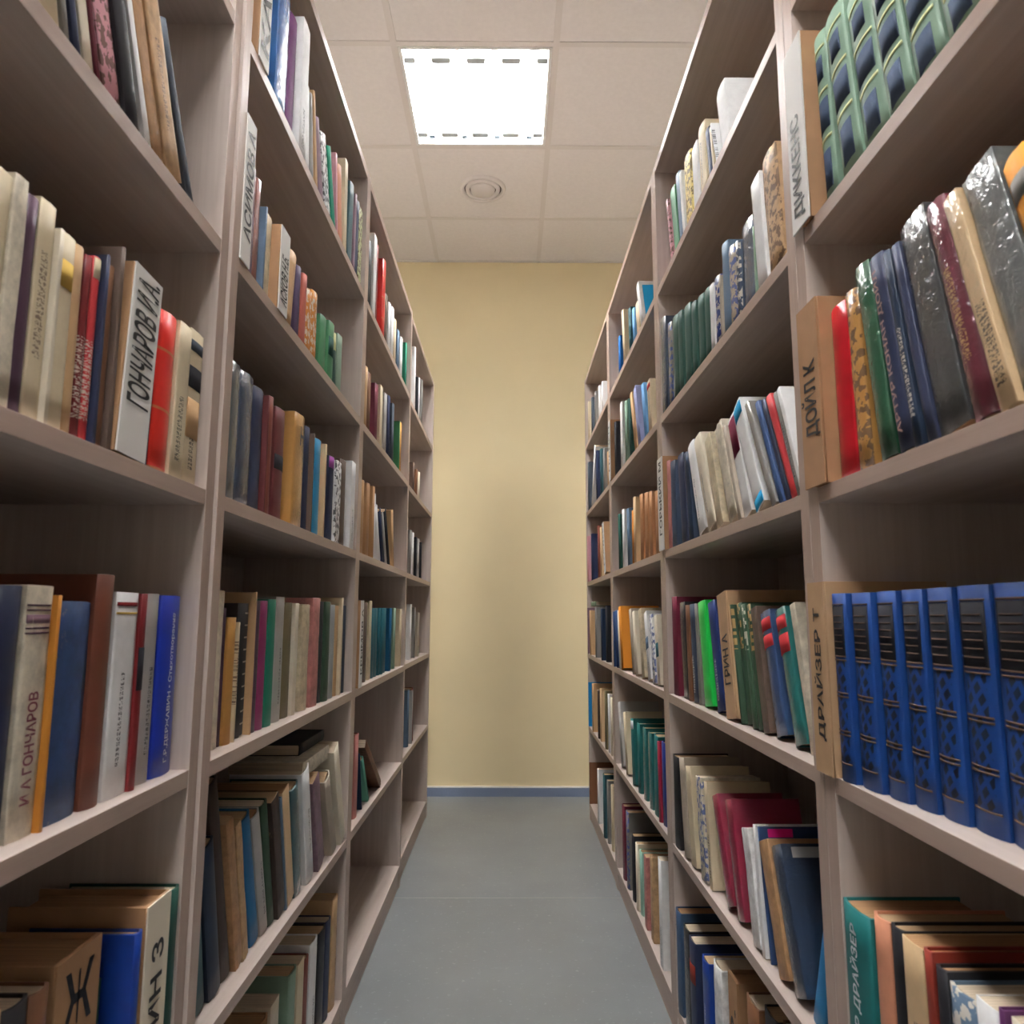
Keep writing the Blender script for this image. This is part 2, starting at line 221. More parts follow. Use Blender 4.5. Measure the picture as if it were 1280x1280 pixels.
LD5|redbrown|-0.4088|3.2122|0.4349|0.0412|0.2226|-0.1441|Q|thick leaning red-brown book on the fifth shelf of the farthest left bookcase
RD1|white|0.3918|3.0001|1.824|0.0327|0.1288|0|t Q|lettered white book on the top shelf of the farthest right bookcase
RD1|white|0.3974|3.1541|1.824|0.0411|0.1579|0|Q|thick white book on the top shelf of the farthest right bookcase
RD1|grey|0.3907|3.2519|1.824|0.0393|0.1618|0|Q|thick grey book on the top shelf of the farthest right bookcase
RD1|slate|0.3916|3.3919|1.824|0.0398|0.1772|0|Q|thick slate book on the top shelf of the farthest right bookcase
RD1|cream|0.3915|3.5346|1.824|0.0375|0.1991|0|w Q|thick worn cream book on the top shelf of the farthest right bookcase
RD2|tan|0.3962|2.8937|1.478|0.0345|0.1467|0|Q|thick tan book on the second shelf of the farthest right bookcase
RD2|grey|0.3958|3.0188|1.478|0.0316|0.1882|0|Q|grey book on the second shelf of the farthest right bookcase
RD2|darkteal|0.3967|3.1317|1.478|0.0391|0.2113|0|Q|thick dark teal book on the second shelf of the farthest right bookcase
RD2|navy|0.3941|3.2569|1.478|0.0412|0.2325|0|Q|thick navy book on the second shelf of the farthest right bookcase
RD2|white|0.3907|3.4249|1.478|0.0314|0.2927|-0.5068|t Q|leaning lettered white book on the second shelf of the farthest right bookcase
RD2|slate|0.3957|3.6131|1.478|0.0374|0.2541|0|Q|thick slate book on the second shelf of the farthest right bookcase
RD3|white|0.3855|2.925|1.131|0.0385|0.2147|0.2436|D=ГАЙДАР|white name divider on the third shelf of the farthest right bookcase
RD3|sand|0.3938|3.1482|1.131|0.0407|0.2153|0|Q|thick sand coloured book on the third shelf of the farthest right bookcase
RD3|redbrown|0.3956|3.2505|1.131|0.0389|0.2345|0|Q|thick red-brown book on the third shelf of the farthest right bookcase
RD3|navy|0.3936|3.4901|1.131|0.0369|0.2242|0|Q|thick navy book on the third shelf of the farthest right bookcase
RD3|pink|0.3886|3.6222|1.131|0.0416|0.2267|0|p Q|thick patterned pink book on the third shelf of the farthest right bookcase
RD4|black|0.3945|3.0101|0.7808|0.0405|0.2271|0|b Q|thick black book on the fourth shelf of the farthest right bookcase
RD4|navy2|0.3889|3.1215|0.7808|0.0424|0.2148|0|Q|thick dark navy book on the fourth shelf of the farthest right bookcase
RD4|grey|0.3875|3.3173|0.7808|0.032|0.2234|0|p Q|patterned grey book on the fourth shelf of the farthest right bookcase
RD4|tan|0.3875|3.5421|0.7808|0.0423|0.2102|0|Q|thick tan book on the fourth shelf of the farthest right bookcase
RD4|mauve|0.3875|3.6409|0.7808|0.0056|0.223|0|Q|thin mauve book on the fourth shelf of the farthest right bookcase
RD5|ivory|0.3944|2.9076|0.4349|0.0422|0.2174|0|t Q|thick lettered ivory book on the fifth shelf of the farthest right bookcase
RD5|white|0.3931|2.9712|0.4349|0.0342|0.2234|0|Q|thick white book on the fifth shelf of the farthest right bookcase
RD5|olive|0.3896|3.0424|0.4349|0.032|0.2288|0|Q|olive book on the fifth shelf of the farthest right bookcase
RD5|sand|0.3933|3.2249|0.4349|0.0421|0.2201|0|Q|thick sand coloured book on the fifth shelf of the farthest right bookcase
RD5|darkbrown|0.3913|3.2964|0.4349|0.039|0.2063|0|Q|thick dark brown book on the fifth shelf of the farthest right bookcase
RD5|tan|0.3875|3.4841|0.4349|0.0332|0.2172|0|w Q|worn tan book on the fifth shelf of the farthest right bookcase
RD5|cerulean|0.3875|3.6409|0.4349|0.0056|0.209|0|Q|thin cerulean book on the fifth shelf of the farthest right bookcase
RD6|cream|0.3968|2.9466|0.0764|0.0398|0.2398|0|Q|thick cream book on the bottom shelf of the farthest right bookcase
RD6|grey|0.3933|3.0392|0.0764|0.0341|0.2385|0|Q|thick grey book on the bottom shelf of the farthest right bookcase
RD6|darkteal|0.3875|3.1141|0.0764|0.0425|0.2469|0|Q|thick dark teal book on the bottom shelf of the farthest right bookcase
RD6|white|0.3883|3.3167|0.0764|0.0318|0.2264|0|t Q|lettered white book on the bottom shelf of the farthest right bookcase
RD6|brown|0.3875|3.6409|0.0764|0.0056|0.1905|0|w Q|thin worn brown book on the bottom shelf of the farthest right bookcase
RC1|white|0.3967|2.092|1.824|0.0336|0.1729|0.3823|S=cyan@.1,.9,.1,.86|leaning white book on the top shelf of the third right bookcase
RC1|cream|0.4028|2.1908|1.824|0.0482|0.1282|0.1976|Q|thick leaning cream book behind the leaning white book, top shelf, third right bookcase
RC1|azure|0.3978|2.2435|1.824|0.035|0.1285|0.1209|Q|thick leaning light blue book on the top shelf of the third right bookcase
RC1|darkteal|0.3966|2.311|1.824|0.0438|0.1584|0.0879|Q|thick dark teal book on the top shelf of the third right bookcase
RC1|cream|0.4012|2.4646|1.824|0.0367|0.2246|0.1289|Q|thick leaning cream book behind the thick dark teal book, top shelf, third right bookcase
RC1|blue|0.4031|2.5899|1.824|0.0408|0.1674|0|Q|thick blue book on the top shelf of the third right bookcase
RC2|cream|0.395|1.9945|1.478|0.0438|0.152|0.1162|L=.85,.93,red2 t|thick leaning cream book on the second shelf of the third right bookcase
RC2|azure|0.3926|2.0594|1.478|0.0356|0.173|0.2626|p Q|thick leaning light blue book on the second shelf of the third right bookcase
RC2|lilac|0.3985|2.1823|1.478|0.042|0.2164|0.3696||thick leaning lilac book on the second shelf of the third right bookcase
RC2|tan|0.3974|2.2534|1.478|0.0332|0.2216|0.3578|p Q|leaning patterned tan book on the second shelf of the third right bookcase
RC2|bottle|0.3961|2.3401|1.478|0.0322|0.2056|0.1186|Q|leaning bottle green book on the second shelf of the third right bookcase
RC2|sage|0.392|2.4105|1.478|0.0402|0.211|-0.0394|Q|thick sage green book on the second shelf of the third right bookcase
RC2|white|0.3921|2.4967|1.478|0.0487|0.2342|0|t|thick lettered white book on the second shelf of the third right bookcase
RC2|black|0.3945|2.6747|1.478|0.0419|0.2102|0|Q|thick black book on the second shelf of the third right bookcase
RC2|white|0.3855|2.7346|1.478|0.033|0.2341|0|D=ГЕРЦЕН E=0.0106|white name divider on the second shelf of the third right bookcase
RC3|sienna|0.3956|1.9499|1.131|0.0446|0.1714|0||nearest of the four thick light brown books, third shelf, third right bookcase
RC3|sienna|0.3975|2.0435|1.131|0.0359|0.1864|0||second of the four thick light brown books, third shelf, third right bookcase
RC3|sienna|0.3935|2.0915|1.131|0.0444|0.1903|0||third of the four thick light brown books, third shelf, third right bookcase
RC3|sienna|0.3959|2.1828|1.131|0.0453|0.2005|0||thick light brown book before the thick sand coloured book, third shelf, third right bookcase
RC3|sand|0.3936|2.2877|1.131|0.0373|0.2091|0|Q|thick sand coloured book on the third shelf of the third right bookcase
RC3|goldb|0.3965|2.3387|1.131|0.0301|0.1744|0|Q|golden book on the third shelf of the third right bookcase
RC3|steel|0.3959|2.4243|1.131|0.0456|0.1921|0.0545|Q|thick steel blue book on the third shelf of the third right bookcase
RC3|white|0.3988|2.5501|1.131|0.0402|0.2079|0|Q|thick white book on the third shelf of the third right bookcase
RC3|bottle|0.3955|2.6242|1.131|0.0381|0.2005|0|Q|thick bottle green book on the third shelf of the third right bookcase
RC4|ivory|0.4012|1.9935|0.7808|0.0362|0.1875|0.1701|L=.4,.6,teal|thick leaning ivory book before the leaning patterned white book, fourth shelf, third right bookcase
RC4|white|0.3952|2.0298|0.7808|0.034|0.19|0.1824|p|leaning patterned white book on the fourth shelf of the third right bookcase
RC4|white|0.3998|2.1191|0.7808|0.043|0.1982|0.2648|L=.45,.62,steel t|thick leaning white book on the fourth shelf of the third right bookcase
RC4|cream|0.3949|2.1918|0.7808|0.0481|0.2056|0.212|w|thick leaning cream book on the fourth shelf of the third right bookcase
RC4|ivory|0.3944|2.3067|0.7808|0.0351|0.2006|0.2594|w Q|thick leaning ivory book behind the thick leaning cream book, fourth shelf, third right bookcase
RC4|stone|0.3964|2.3775|0.7808|0.0366|0.2092|0.266|Q|thick leaning stone grey book on the fourth shelf of the third right bookcase
RC4|amber|0.3884|2.5594|0.7808|0.0436|0.2169|0.2319|Q|thick leaning amber book on the fourth shelf of the third right bookcase
RC4|ivory|0.3904|2.6208|0.7808|0.0221|0.2055|0.1641|Q|leaning ivory book on the fourth shelf of the third right bookcase
RC4|denim|0.3875|2.6656|0.7808|0.048|0.2006|0.1879|Q|thick leaning denim blue book on the fourth shelf of the third right bookcase
RC4|denim|0.3875|2.7432|0.7808|0.0158|0.2016|0.0|Q|denim blue book on the fourth shelf of the third right bookcase
RC5|royal2|0.4001|1.9679|0.4349|0.0405|0.207|0||thick royal blue book on the fifth shelf of the third right bookcase
RC5|crimson|0.3946|2.0005|0.4349|0.0232|0.203|0||crimson book on the fifth shelf of the third right bookcase
RC5|teal2|0.3966|2.0621|0.4349|0.0489|0.2107|-0.0722||thick teal book behind the crimson book, fifth shelf, third right bookcase
RC5|teal2|0.3963|2.1326|0.4349|0.0432|0.2062|0|f|nearest of the two thick film-wrapped teal books, fifth shelf, third right bookcase
RC5|teal2|0.3984|2.2309|0.4349|0.0435|0.2047|0|f|farthest of the two thick film-wrapped teal books, fifth shelf, third right bookcase
RC5|teal2|0.3962|2.3136|0.4349|0.0424|0.2043|0.0158||thick teal book before the thick leaning teal book, fifth shelf, third right bookcase
RC5|teal2|0.3954|2.4093|0.4349|0.0471|0.2015|0.1113|L=.84,.97,white|thick leaning teal book on the fifth shelf of the third right bookcase
RC5|cream|0.3963|2.548|0.4349|0.04|0.2027|0.231|t Q|thick leaning cream book on the fifth shelf of the third right bookcase
RC5|lightgrey|0.3985|2.6667|0.4349|0.0449|0.2217|0.2768|Q|thick leaning pale grey book on the fifth shelf of the third right bookcase
RC6|white|0.3935|2.0114|0.0764|0.0402|0.2641|0|t|thick lettered white book on the bottom shelf of the third right bookcase
RC6|tan|0.3996|2.1626|0.0764|0.037|0.2241|0|w|thick worn tan book on the bottom shelf of the third right bookcase
RC6|rose|0.3973|2.2475|0.0764|0.0369|0.1979|0|w|thick worn rose book on the bottom shelf of the third right bookcase
RC6|mint|0.4006|2.3448|0.0764|0.0361|0.1821|0|p Q|thick patterned mint book on the bottom shelf of the third right bookcase
RC6|ivory|0.3938|2.3788|0.0764|0.0304|0.194|0|w Q|worn ivory book on the bottom shelf of the third right bookcase
RC6|black|0.3951|2.4551|0.0764|0.041|0.197|0|Q|thick black book on the bottom shelf of the third right bookcase
RC6|grey|0.3938|2.5574|0.0764|0.0439|0.2423|0|p|thick patterned grey book on the bottom shelf of the third right bookcase
RC6|wine|0.3943|2.6453|0.0764|0.0479|0.241|0||thick wine red book on the bottom shelf of the third right bookcase
RB1|white|0.4049|1.2624|1.824|0.0548|0.1578|0.187||thick leaning white book on the top shelf of the second right bookcase
RB1|white|0.3978|1.2938|1.824|0.0053|0.1197|0.3031|t|thin leaning white book on the top shelf of the second right bookcase
RB1|cream|0.4014|1.3278|1.824|0.0099|0.1195|0.1622||thin leaning cream book on the top shelf of the second right bookcase
RB1|navy|0.3994|1.347|1.824|0.0266|0.1271|0.1598||leaning navy book on the top shelf of the second right bookcase
RB1|cream|0.3998|1.4037|1.824|0.0531|0.1657|0.0525|t|thick lettered cream book on the top shelf of the second right bookcase
RB1|white|0.3988|1.4521|1.824|0.0421|0.1564|0.0506||thick white book on the top shelf of the second right bookcase
RB1|yellow|0.3997|1.5263|1.824|0.0604|0.1807|0.0434|p|thick patterned pale yellow book on the top shelf of the second right bookcase
RB1|white|0.3995|1.5681|1.824|0.0214|0.1798|0.1368||leaning white book on the top shelf of the second right bookcase
RB1|steel|0.3987|1.5974|1.824|0.0354|0.193|0.1351||thick leaning steel blue book on the top shelf of the second right bookcase
RB1|green|0.4045|1.6663|1.824|0.0498|0.2027|0.1898||thick leaning green book on the top shelf of the second right bookcase
RB1|pink|0.4006|1.7009|1.824|0.0168|0.202|0.2013|p|leaning patterned pink book on the top shelf of the second right bookcase
RB2|tan|0.398|1.0306|1.478|0.0589|0.2032|0.0826|p w|thick worn tan book on the second shelf of the second right bookcase
RB2|white|0.3963|1.0815|1.478|0.0412|0.1943|0.0814||thick white book on the second shelf of the second right bookcase
RB2|sage|0.3965|1.1153|1.478|0.0056|0.1218|0||thin sage green book on the second shelf of the second right bookcase
RB2|slatenavy|0.4004|1.1609|1.478|0.0612|0.1554|0|f|thick film-wrapped blue-slate book behind the thin sage green book, second shelf, second right bookcase
RB2|slatenavy|0.3957|1.1997|1.478|0.015|0.1415|0|f p|film-wrapped blue-slate book on the second shelf of the second right bookcase
RB2|stone|0.3927|1.2257|1.478|0.0357|0.1439|0|f p|thick film-wrapped stone grey book on the second shelf of the second right bookcase
RB2|steel|0.3933|1.2657|1.478|0.039|0.172|0||thick steel blue book on the second shelf of the second right bookcase
RB2|stone|0.3916|1.2902|1.478|0.0086|0.1226|0||thin stone grey book on the second shelf of the second right bookcase
RB2|royal2|0.3925|1.3164|1.478|0.0368|0.1307|0|p|thick patterned royal blue book on the second shelf of the second right bookcase
RB2|white|0.3919|1.348|1.478|0.0249|0.1312|0||white book on the second shelf of the second right bookcase
RB2|bottle|0.3956|1.3977|1.478|0.0469|0.144|0||thick bottle green book behind the white book, second shelf, second right bookcase
RB2|bottle|0.3945|1.4448|1.478|0.0458|0.1509|0||second of the six thick bottle green books, second shelf, second right bookcase
RB2|bottle|0.391|1.4879|1.478|0.039|0.1558|0||third of the six thick bottle green books, second shelf, second right bookcase
RB2|bottle|0.393|1.5524|1.478|0.0564|0.1764|0||fourth of the six thick bottle green books, second shelf, second right bookcase
RB2|bottle|0.3882|1.6016|1.478|0.0407|0.1824|0||fifth of the six thick bottle green books, second shelf, second right bookcase
RB2|bottle|0.3937|1.6712|1.478|0.0497|0.2016|0||thick bottle green book before the film-wrapped grey book, second shelf, second right bookcase
RB2|grey|0.3895|1.7134|1.478|0.0333|0.2032|0|f p|film-wrapped grey book on the second shelf of the second right bookcase
RB2|slatenavy|0.39|1.7889|1.478|0.0566|0.2455|0|f|thick film-wrapped blue-slate book behind the film-wrapped grey book, second shelf, second right bookcase
RB3|white|0.3981|0.9757|1.131|0.0122|0.1847|0.394|t2|leaning lettered white book on the third shelf of the second right bookcase
RB3|grey|0.4001|0.9944|1.131|0.0125|0.1854|0.4118|t|leaning lettered grey book on the third shelf of the second right bookcase
RB3|red2|0.4012|1.0161|1.131|0.0205|0.1928|0.4631||leaning red book on the third shelf of the second right bookcase
RB3|navy|0.4048|1.0472|1.131|0.0146|0.1971|0.456||leaning navy book on the third shelf of the second right bookcase
RB3|denim|0.4012|1.0652|1.131|0.0163|0.1991|0.4569||leaning denim blue book on the third shelf of the second right bookcase
RB3|grey|0.397|1.0856|1.131|0.0184|0.215|0.513|f|leaning film-wrapped grey book on the third shelf of the second right bookcase
RB3|white|0.3994|1.1488|1.131|0.0423|0.2222|0.4698|L=.86,.98,cyan L=.01,.1,cyan|thick leaning white book behind the leaning film-wrapped grey book, third shelf, second right bookcase
RB3|white|0.4019|1.2169|1.131|0.0383|0.2032|0.3742|L=.6,.97,wine|thick leaning white book before the leaning stone grey book, third shelf, second right bookcase
RB3|stone|0.3961|1.2461|1.131|0.0147|0.1956|0.3729||leaning stone grey book on the third shelf of the second right bookcase
RB3|ivory|0.3954|1.2787|1.131|0.0447|0.2036|0.3716|w|thick leaning ivory book behind the leaning stone grey book, third shelf, second right bookcase
RB3|cream|0.4024|1.3822|1.131|0.0414|0.204|0.3445|w|thick leaning cream book on the third shelf of the second right bookcase
RB3|ivory|0.3977|1.4334|1.131|0.052|0.2216|0.4229|t|thick leaning ivory book behind the thick leaning cream book, third shelf, second right bookcase
RB3|white|0.3989|1.5072|1.131|0.0538|0.2172|0.3637|t|farthest of the three thick leaning white books, third shelf, second right bookcase
RB3|navy2|0.4006|1.6079|1.131|0.0375|0.2057|0.1245||thick leaning dark navy book on the third shelf of the second right bookcase
RB3|navy|0.3981|1.658|1.131|0.0542|0.2099|0.1074||thick leaning navy book on the third shelf of the second right bookcase
RB3|slatenavy|0.3941|1.7424|1.131|0.0521|0.2096|0||thick blue-slate book on the third shelf of the second right bookcase
RB3|rose|0.3932|1.784|1.131|0.0297|0.22|0||rose book on the third shelf of the second right bookcase
RB3|white|0.3855|1.8095|1.131|0.0199|0.2369|0|D=ГОРЬКИЙ_М E=0.0398|white name divider on the third shelf of the second right bookcase
RB4|ivory|0.4148|1.0273|0.7808|0.02|0.2108|0.2446|w|leaning worn ivory book on the fourth shelf of the second right bookcase
RB4|teal2|0.4121|1.0716|0.7808|0.0414|0.2016|0.297|f L=.66,.8,red2 L=.84,.94,red2|thick leaning teal book on the fourth shelf of the second right bookcase
RB4|denim|0.4143|1.1501|0.7808|0.0452|0.196|0.2749|f L=.7,.8,red2 L=.84,.94,red2|thick leaning denim blue book on the fourth shelf of the second right bookcase
RB4|umber|0.4125|1.2039|0.7808|0.0296|0.2039|0.2037|w|leaning worn umber book on the fourth shelf of the second right bookcase
RB4|forest|0.4129|1.2378|0.7808|0.0183|0.2096|0.1669|d|leaning forest green book behind the leaning worn umber book, fourth shelf, second right bookcase
RB4|forest|0.41|1.257|0.7808|0.0183|0.2103|0.1785|d|second of the three leaning forest green books, fourth shelf, second right bookcase
RB4|forest|0.4155|1.298|0.7808|0.0287|0.2117|0.1919|d|farthest of the three leaning forest green books, fourth shelf, second right bookcase
RB4|forest|0.408|1.3166|0.7808|0.0065|0.2122|0.1906|d|thin leaning forest green book on the fourth shelf of the second right bookcase
RB4|sand|0.4046|1.355|0.7808|0.0581|0.23|0.1671|D=ГРИН_А|sand coloured name divider on the fourth shelf of the second right bookcase
RB4|royal3|0.4056|1.4397|0.7808|0.0527|0.2151|0.2305|t|thick leaning deep blue book on the fourth shelf of the second right bookcase
RB4|neon|0.406|1.5331|0.7808|0.0593|0.2155|0.1614||thick leaning bright green book on the fourth shelf of the second right bookcase
RB4|grey|0.4061|1.5926|0.7808|0.0199|0.2144|0.0736||grey book on the fourth shelf of the second right bookcase
RB4|slatenavy|0.4042|1.6232|0.7808|0.0397|0.2125|0.0722|t|thick lettered blue-slate book on the fourth shelf of the second right bookcase
RB4|brown|0.4021|1.663|0.7808|0.0296|0.2117|0.0504||brown book on the fourth shelf of the second right bookcase
RB4|black|0.4037|1.7113|0.7808|0.0529|0.2171|0.0976|f|thick film-wrapped black book on the fourth shelf of the second right bookcase
RB4|wine|0.3995|1.7931|0.7808|0.0527|0.2339|0.0||thick wine red book on the fourth shelf of the second right bookcase
RB5|cerulean|0.4043|1.0419|0.4349|0.0304|0.1724|-0.3588||leaning cerulean book on the fifth shelf of the second right bookcase
RB5|navy2|0.4034|1.0945|0.4349|0.0462|0.1951|0.4004|f S=lightgrey@.9,.975,.15,.8|thick leaning dark navy book on the fifth shelf of the second right bookcase
RB5|kraft|0.4032|1.1489|0.4349|0.0428|0.1878|0.3737|w|thick leaning kraft brown book on the fifth shelf of the second right bookcase
RB5|denim|0.407|1.2136|0.4349|0.0055|0.1964|0.1849|S=hotpink@.92,.985,.12,.45|thin leaning denim blue book on the fifth shelf of the second right bookcase
RB5|white|0.4035|1.2354|0.4349|0.0137|0.195|0.1263||leaning white book on the fifth shelf of the second right bookcase
RB5|white|0.4016|1.2628|0.4349|0.0385|0.1777|0.2264|w|thick leaning white book on the fifth shelf of the second right bookcase
RB5|wine2|0.4043|1.3586|0.4349|0.0426|0.1987|0.2992|f|thick leaning wine book behind the thick leaning white book, fifth shelf, second right bookcase
RB5|wine2|0.4018|1.4111|0.4349|0.0425|0.195|0.4636|f|thick leaning wine book before the leaning lettered cream book, fifth shelf, second right bookcase
RB5|cream|0.3989|1.5221|0.4349|0.022|0.2008|0.1112|t|leaning lettered cream book on the fifth shelf of the second right bookcase
RB5|ivory|0.3958|1.566|0.4349|0.0443|0.2005|0.099|p w|thick worn ivory book on the fifth shelf of the second right bookcase
RB5|cream|0.3957|1.6447|0.4349|0.0448|0.2036|0.159||thick leaning cream book on the fifth shelf of the second right bookcase
RB5|stone|0.3936|1.7076|0.4349|0.0483|0.2104|0.1513||thick leaning stone grey book on the fifth shelf of the second right bookcase
RB5|black|0.3921|1.7916|0.4349|0.0558|0.2051|0.0||thick black book on the fifth shelf of the second right bookcase
RB6|brown|0.4024|1.1474|0.0764|0.0469|0.3019|0||thick brown book before the thick black book, bottom shelf, second right bookcase
RB6|black|0.4001|1.2178|0.0764|0.0552|0.2873|0||thick black book on the bottom shelf of the second right bookcase
RB6|brown|0.3972|1.2961|0.0764|0.0597|0.2666|0||thick brown book behind the thick black book, bottom shelf, second right bookcase
RB6|kraft|0.4077|1.4228|0.0764|0.0533|0.2463|0|D=Г.Р.|kraft brown name divider on the bottom shelf of the second right bookcase
RB6|white|0.3976|1.5049|0.0764|0.057|0.2306|0|w|thick worn white book on the bottom shelf of the second right bookcase
RB6|royal2|0.3913|1.5717|0.0764|0.0488|0.211|0|t|thick lettered royal blue book on the bottom shelf of the second right bookcase
RB6|navy|0.3903|1.6751|0.0764|0.0508|0.2051|0|L=.6,.78,rust|thick navy book on the bottom shelf of the second right bookcase
RB6|black|0.3914|1.7317|0.0764|0.0513|0.2074|0|f|thick film-wrapped black book on the bottom shelf of the second right bookcase
RB6|steel2|0.3893|1.7966|0.0764|0.0448|0.2183|0||thick dusty blue book on the bottom shelf of the second right bookcase
RA2|boxgreen|0.3991|0.5246|1.478|0.0471|0.1273|0.173||nearest of the six thick leaning leaf green books, second shelf, nearest right bookcase
RA2|boxgreen|0.3993|0.5749|1.478|0.0491|0.1524|0.1682||second of the six thick leaning leaf green books, second shelf, nearest right bookcase
RA2|boxgreen|0.4011|0.6327|1.478|0.049|0.1784|0.128||third of the six thick leaning leaf green books, second shelf, nearest right bookcase
RA2|boxgreen|0.3987|0.6817|1.478|0.0467|0.1939|0.1264||fourth of the six thick leaning leaf green books, second shelf, nearest right bookcase
RA2|boxgreen|0.4|0.7343|1.478|0.052|0.2146|0.1136||fifth of the six thick leaning leaf green books, second shelf, nearest right bookcase
RA2|boxgreen|0.397|0.7855|1.478|0.0485|0.2332|0.1122||thick leaning leaf green book before the leaf green book, second shelf, nearest right bookcase
RA2|boxgreen|0.3981|0.8425|1.478|0.0337|0.2385|0.0473||leaf green book on the second shelf of the nearest right bookcase
RA2|white|0.3855|0.8854|1.478|0.0287|0.2651|0|D=ДИККЕНС E=0.0257|white name divider on the second shelf of the nearest right bookcase
RA2|red2|0.3996|0.9033|1.478|0.0056|0.2491|0.0|p w|thin worn red book on the second shelf of the nearest right bookcase
RA3|amber2|0.396|0.4795|1.131|0.0366|0.204|0.2443|L=.8,.9,grey|thick leaning orange-yellow book on the third shelf of the nearest right bookcase
RA3|lead|0.3976|0.5227|1.131|0.0406|0.2232|0.2405|w f|thick leaning lead grey book on the third shelf of the nearest right bookcase
RA3|sand|0.392|0.5546|1.131|0.0199|0.217|0.243|f t|leaning film-wrapped sand coloured book on the third shelf of the nearest right bookcase
RA3|maroon3|0.3938|0.589|1.131|0.03|0.2243|0.2124|f t|leaning film-wrapped deep maroon book on the third shelf of the nearest right bookcase
RA3|greyblack|0.3969|0.6318|1.131|0.0434|0.2324|0.1912|w f|thick leaning charcoal book on the third shelf of the nearest right bookcase
RA3|navy|0.3936|0.6636|1.131|0.0154|0.2191|0.1848||leaning navy book on the third shelf of the nearest right bookcase
RA3|navy2|0.3929|0.6853|1.131|0.0135|0.2193|0.1558|t|leaning lettered dark navy book on the third shelf of the nearest right bookcase
RA3|navy|0.392|0.7072|1.131|0.0284|0.2241|0.1591|T=pАРТУР_КОНАН_ДОЙЛ|leaning lettered navy book on the third shelf of the nearest right bookcase
RA3|bottle2|0.3925|0.7438|1.131|0.0316|0.23|0.1385|f|leaning film-wrapped deep green book on the third shelf of the nearest right bookcase
RA3|ochre|0.3946|0.7974|1.131|0.0305|0.2139|0.0416|f p|film-wrapped ochre book on the third shelf of the nearest right bookcase
RA3|crimson2|0.398|0.8437|1.131|0.0467|0.2141|0.0076||thick crimson red book on the third shelf of the nearest right bookcase
RA3|kraft|0.3855|0.8876|1.131|0.037|0.2383|0.0|D=ДОЙЛ_К E=0.0234|kraft brown name divider on the third shelf of the nearest right bookcase
RA4|cobaltset|0.4235|0.5727|0.7808|0.0472|0.2182|0||nearest of the eight thick cobalt blue books, fourth shelf, nearest right bookcase
RA4|cobaltset|0.4225|0.6214|0.7808|0.049|0.2183|0||second of the eight thick cobalt blue books, fourth shelf, nearest right bookcase
RA4|cobaltset|0.4195|0.6697|0.7808|0.0461|0.2179|0||third of the eight thick cobalt blue books, fourth shelf, nearest right bookcase
RA4|cobaltset|0.4145|0.7137|0.7808|0.0404|0.2171|0||fourth of the eight thick cobalt blue books, fourth shelf, nearest right bookcase
RA4|cobaltset|0.4095|0.7536|0.7808|0.038|0.2167|0||fifth of the eight thick cobalt blue books, fourth shelf, nearest right bookcase
RA4|cobaltset|0.4035|0.7933|0.7808|0.04|0.2162|0||sixth of the eight thick cobalt blue books, fourth shelf, nearest right bookcase
RA4|cobaltset|0.3965|0.836|0.7808|0.044|0.2157|0||seventh of the eight thick cobalt blue books, fourth shelf, nearest right bookcase
RA4|cobaltset|0.3895|0.8763|0.7808|0.0351|0.216|0||thick cobalt blue book before the sand coloured name divider, fourth shelf, nearest right bookcase
RA4|sand|0.3855|0.9003|0.7808|0.0116|0.2314|0|D=ДРАЙЗЕР_Т E=0.0356|sand coloured name divider on the fourth shelf of the nearest right bookcase
RA5|ivory|0.3954|0.6081|0.4349|0.0292|0.2241|0||ivory book on the fifth shelf of the nearest right bookcase
RA5|purple|0.3908|0.627|0.4349|0.0072|0.2272|0||thin purple book on the fifth shelf of the nearest right bookcase
RA5|white|0.3924|0.648|0.4349|0.0287|0.2209|0|t|lettered white book on the fifth shelf of the nearest right bookcase
RA5|steel|0.3916|0.6836|0.4349|0.0412|0.2128|0|p|thick patterned steel blue book on the fifth shelf of the nearest right bookcase
RA5|black|0.3917|0.7135|0.4349|0.0172|0.2189|0||black book behind the thick patterned steel blue book, fifth shelf, nearest right bookcase
RA5|rust|0.3898|0.7295|0.4349|0.0132|0.2275|0||rust book on the fifth shelf of the nearest right bookcase
RA5|sand|0.3916|0.7586|0.4349|0.0372|0.2222|0|t|thick lettered sand coloured book on the fifth shelf of the nearest right bookcase
RA5|black|0.3934|0.7941|0.4349|0.026|0.2217|0||black book behind the thick lettered sand coloured book, fifth shelf, nearest right bookcase
RA5|salmon|0.3919|0.8247|0.4349|0.0337|0.2196|0|t|lettered salmon book on the fifth shelf of the nearest right bookcase
RA5|teal3|0.3875|0.8742|0.4349|0.0639|0.21|0|T=wТЕОДОР_ДРАЙЗЕР@.08,.92|thick lettered teal book on the fifth shelf of the nearest right bookcase
"""

COLOUR_GAIN = 1.18

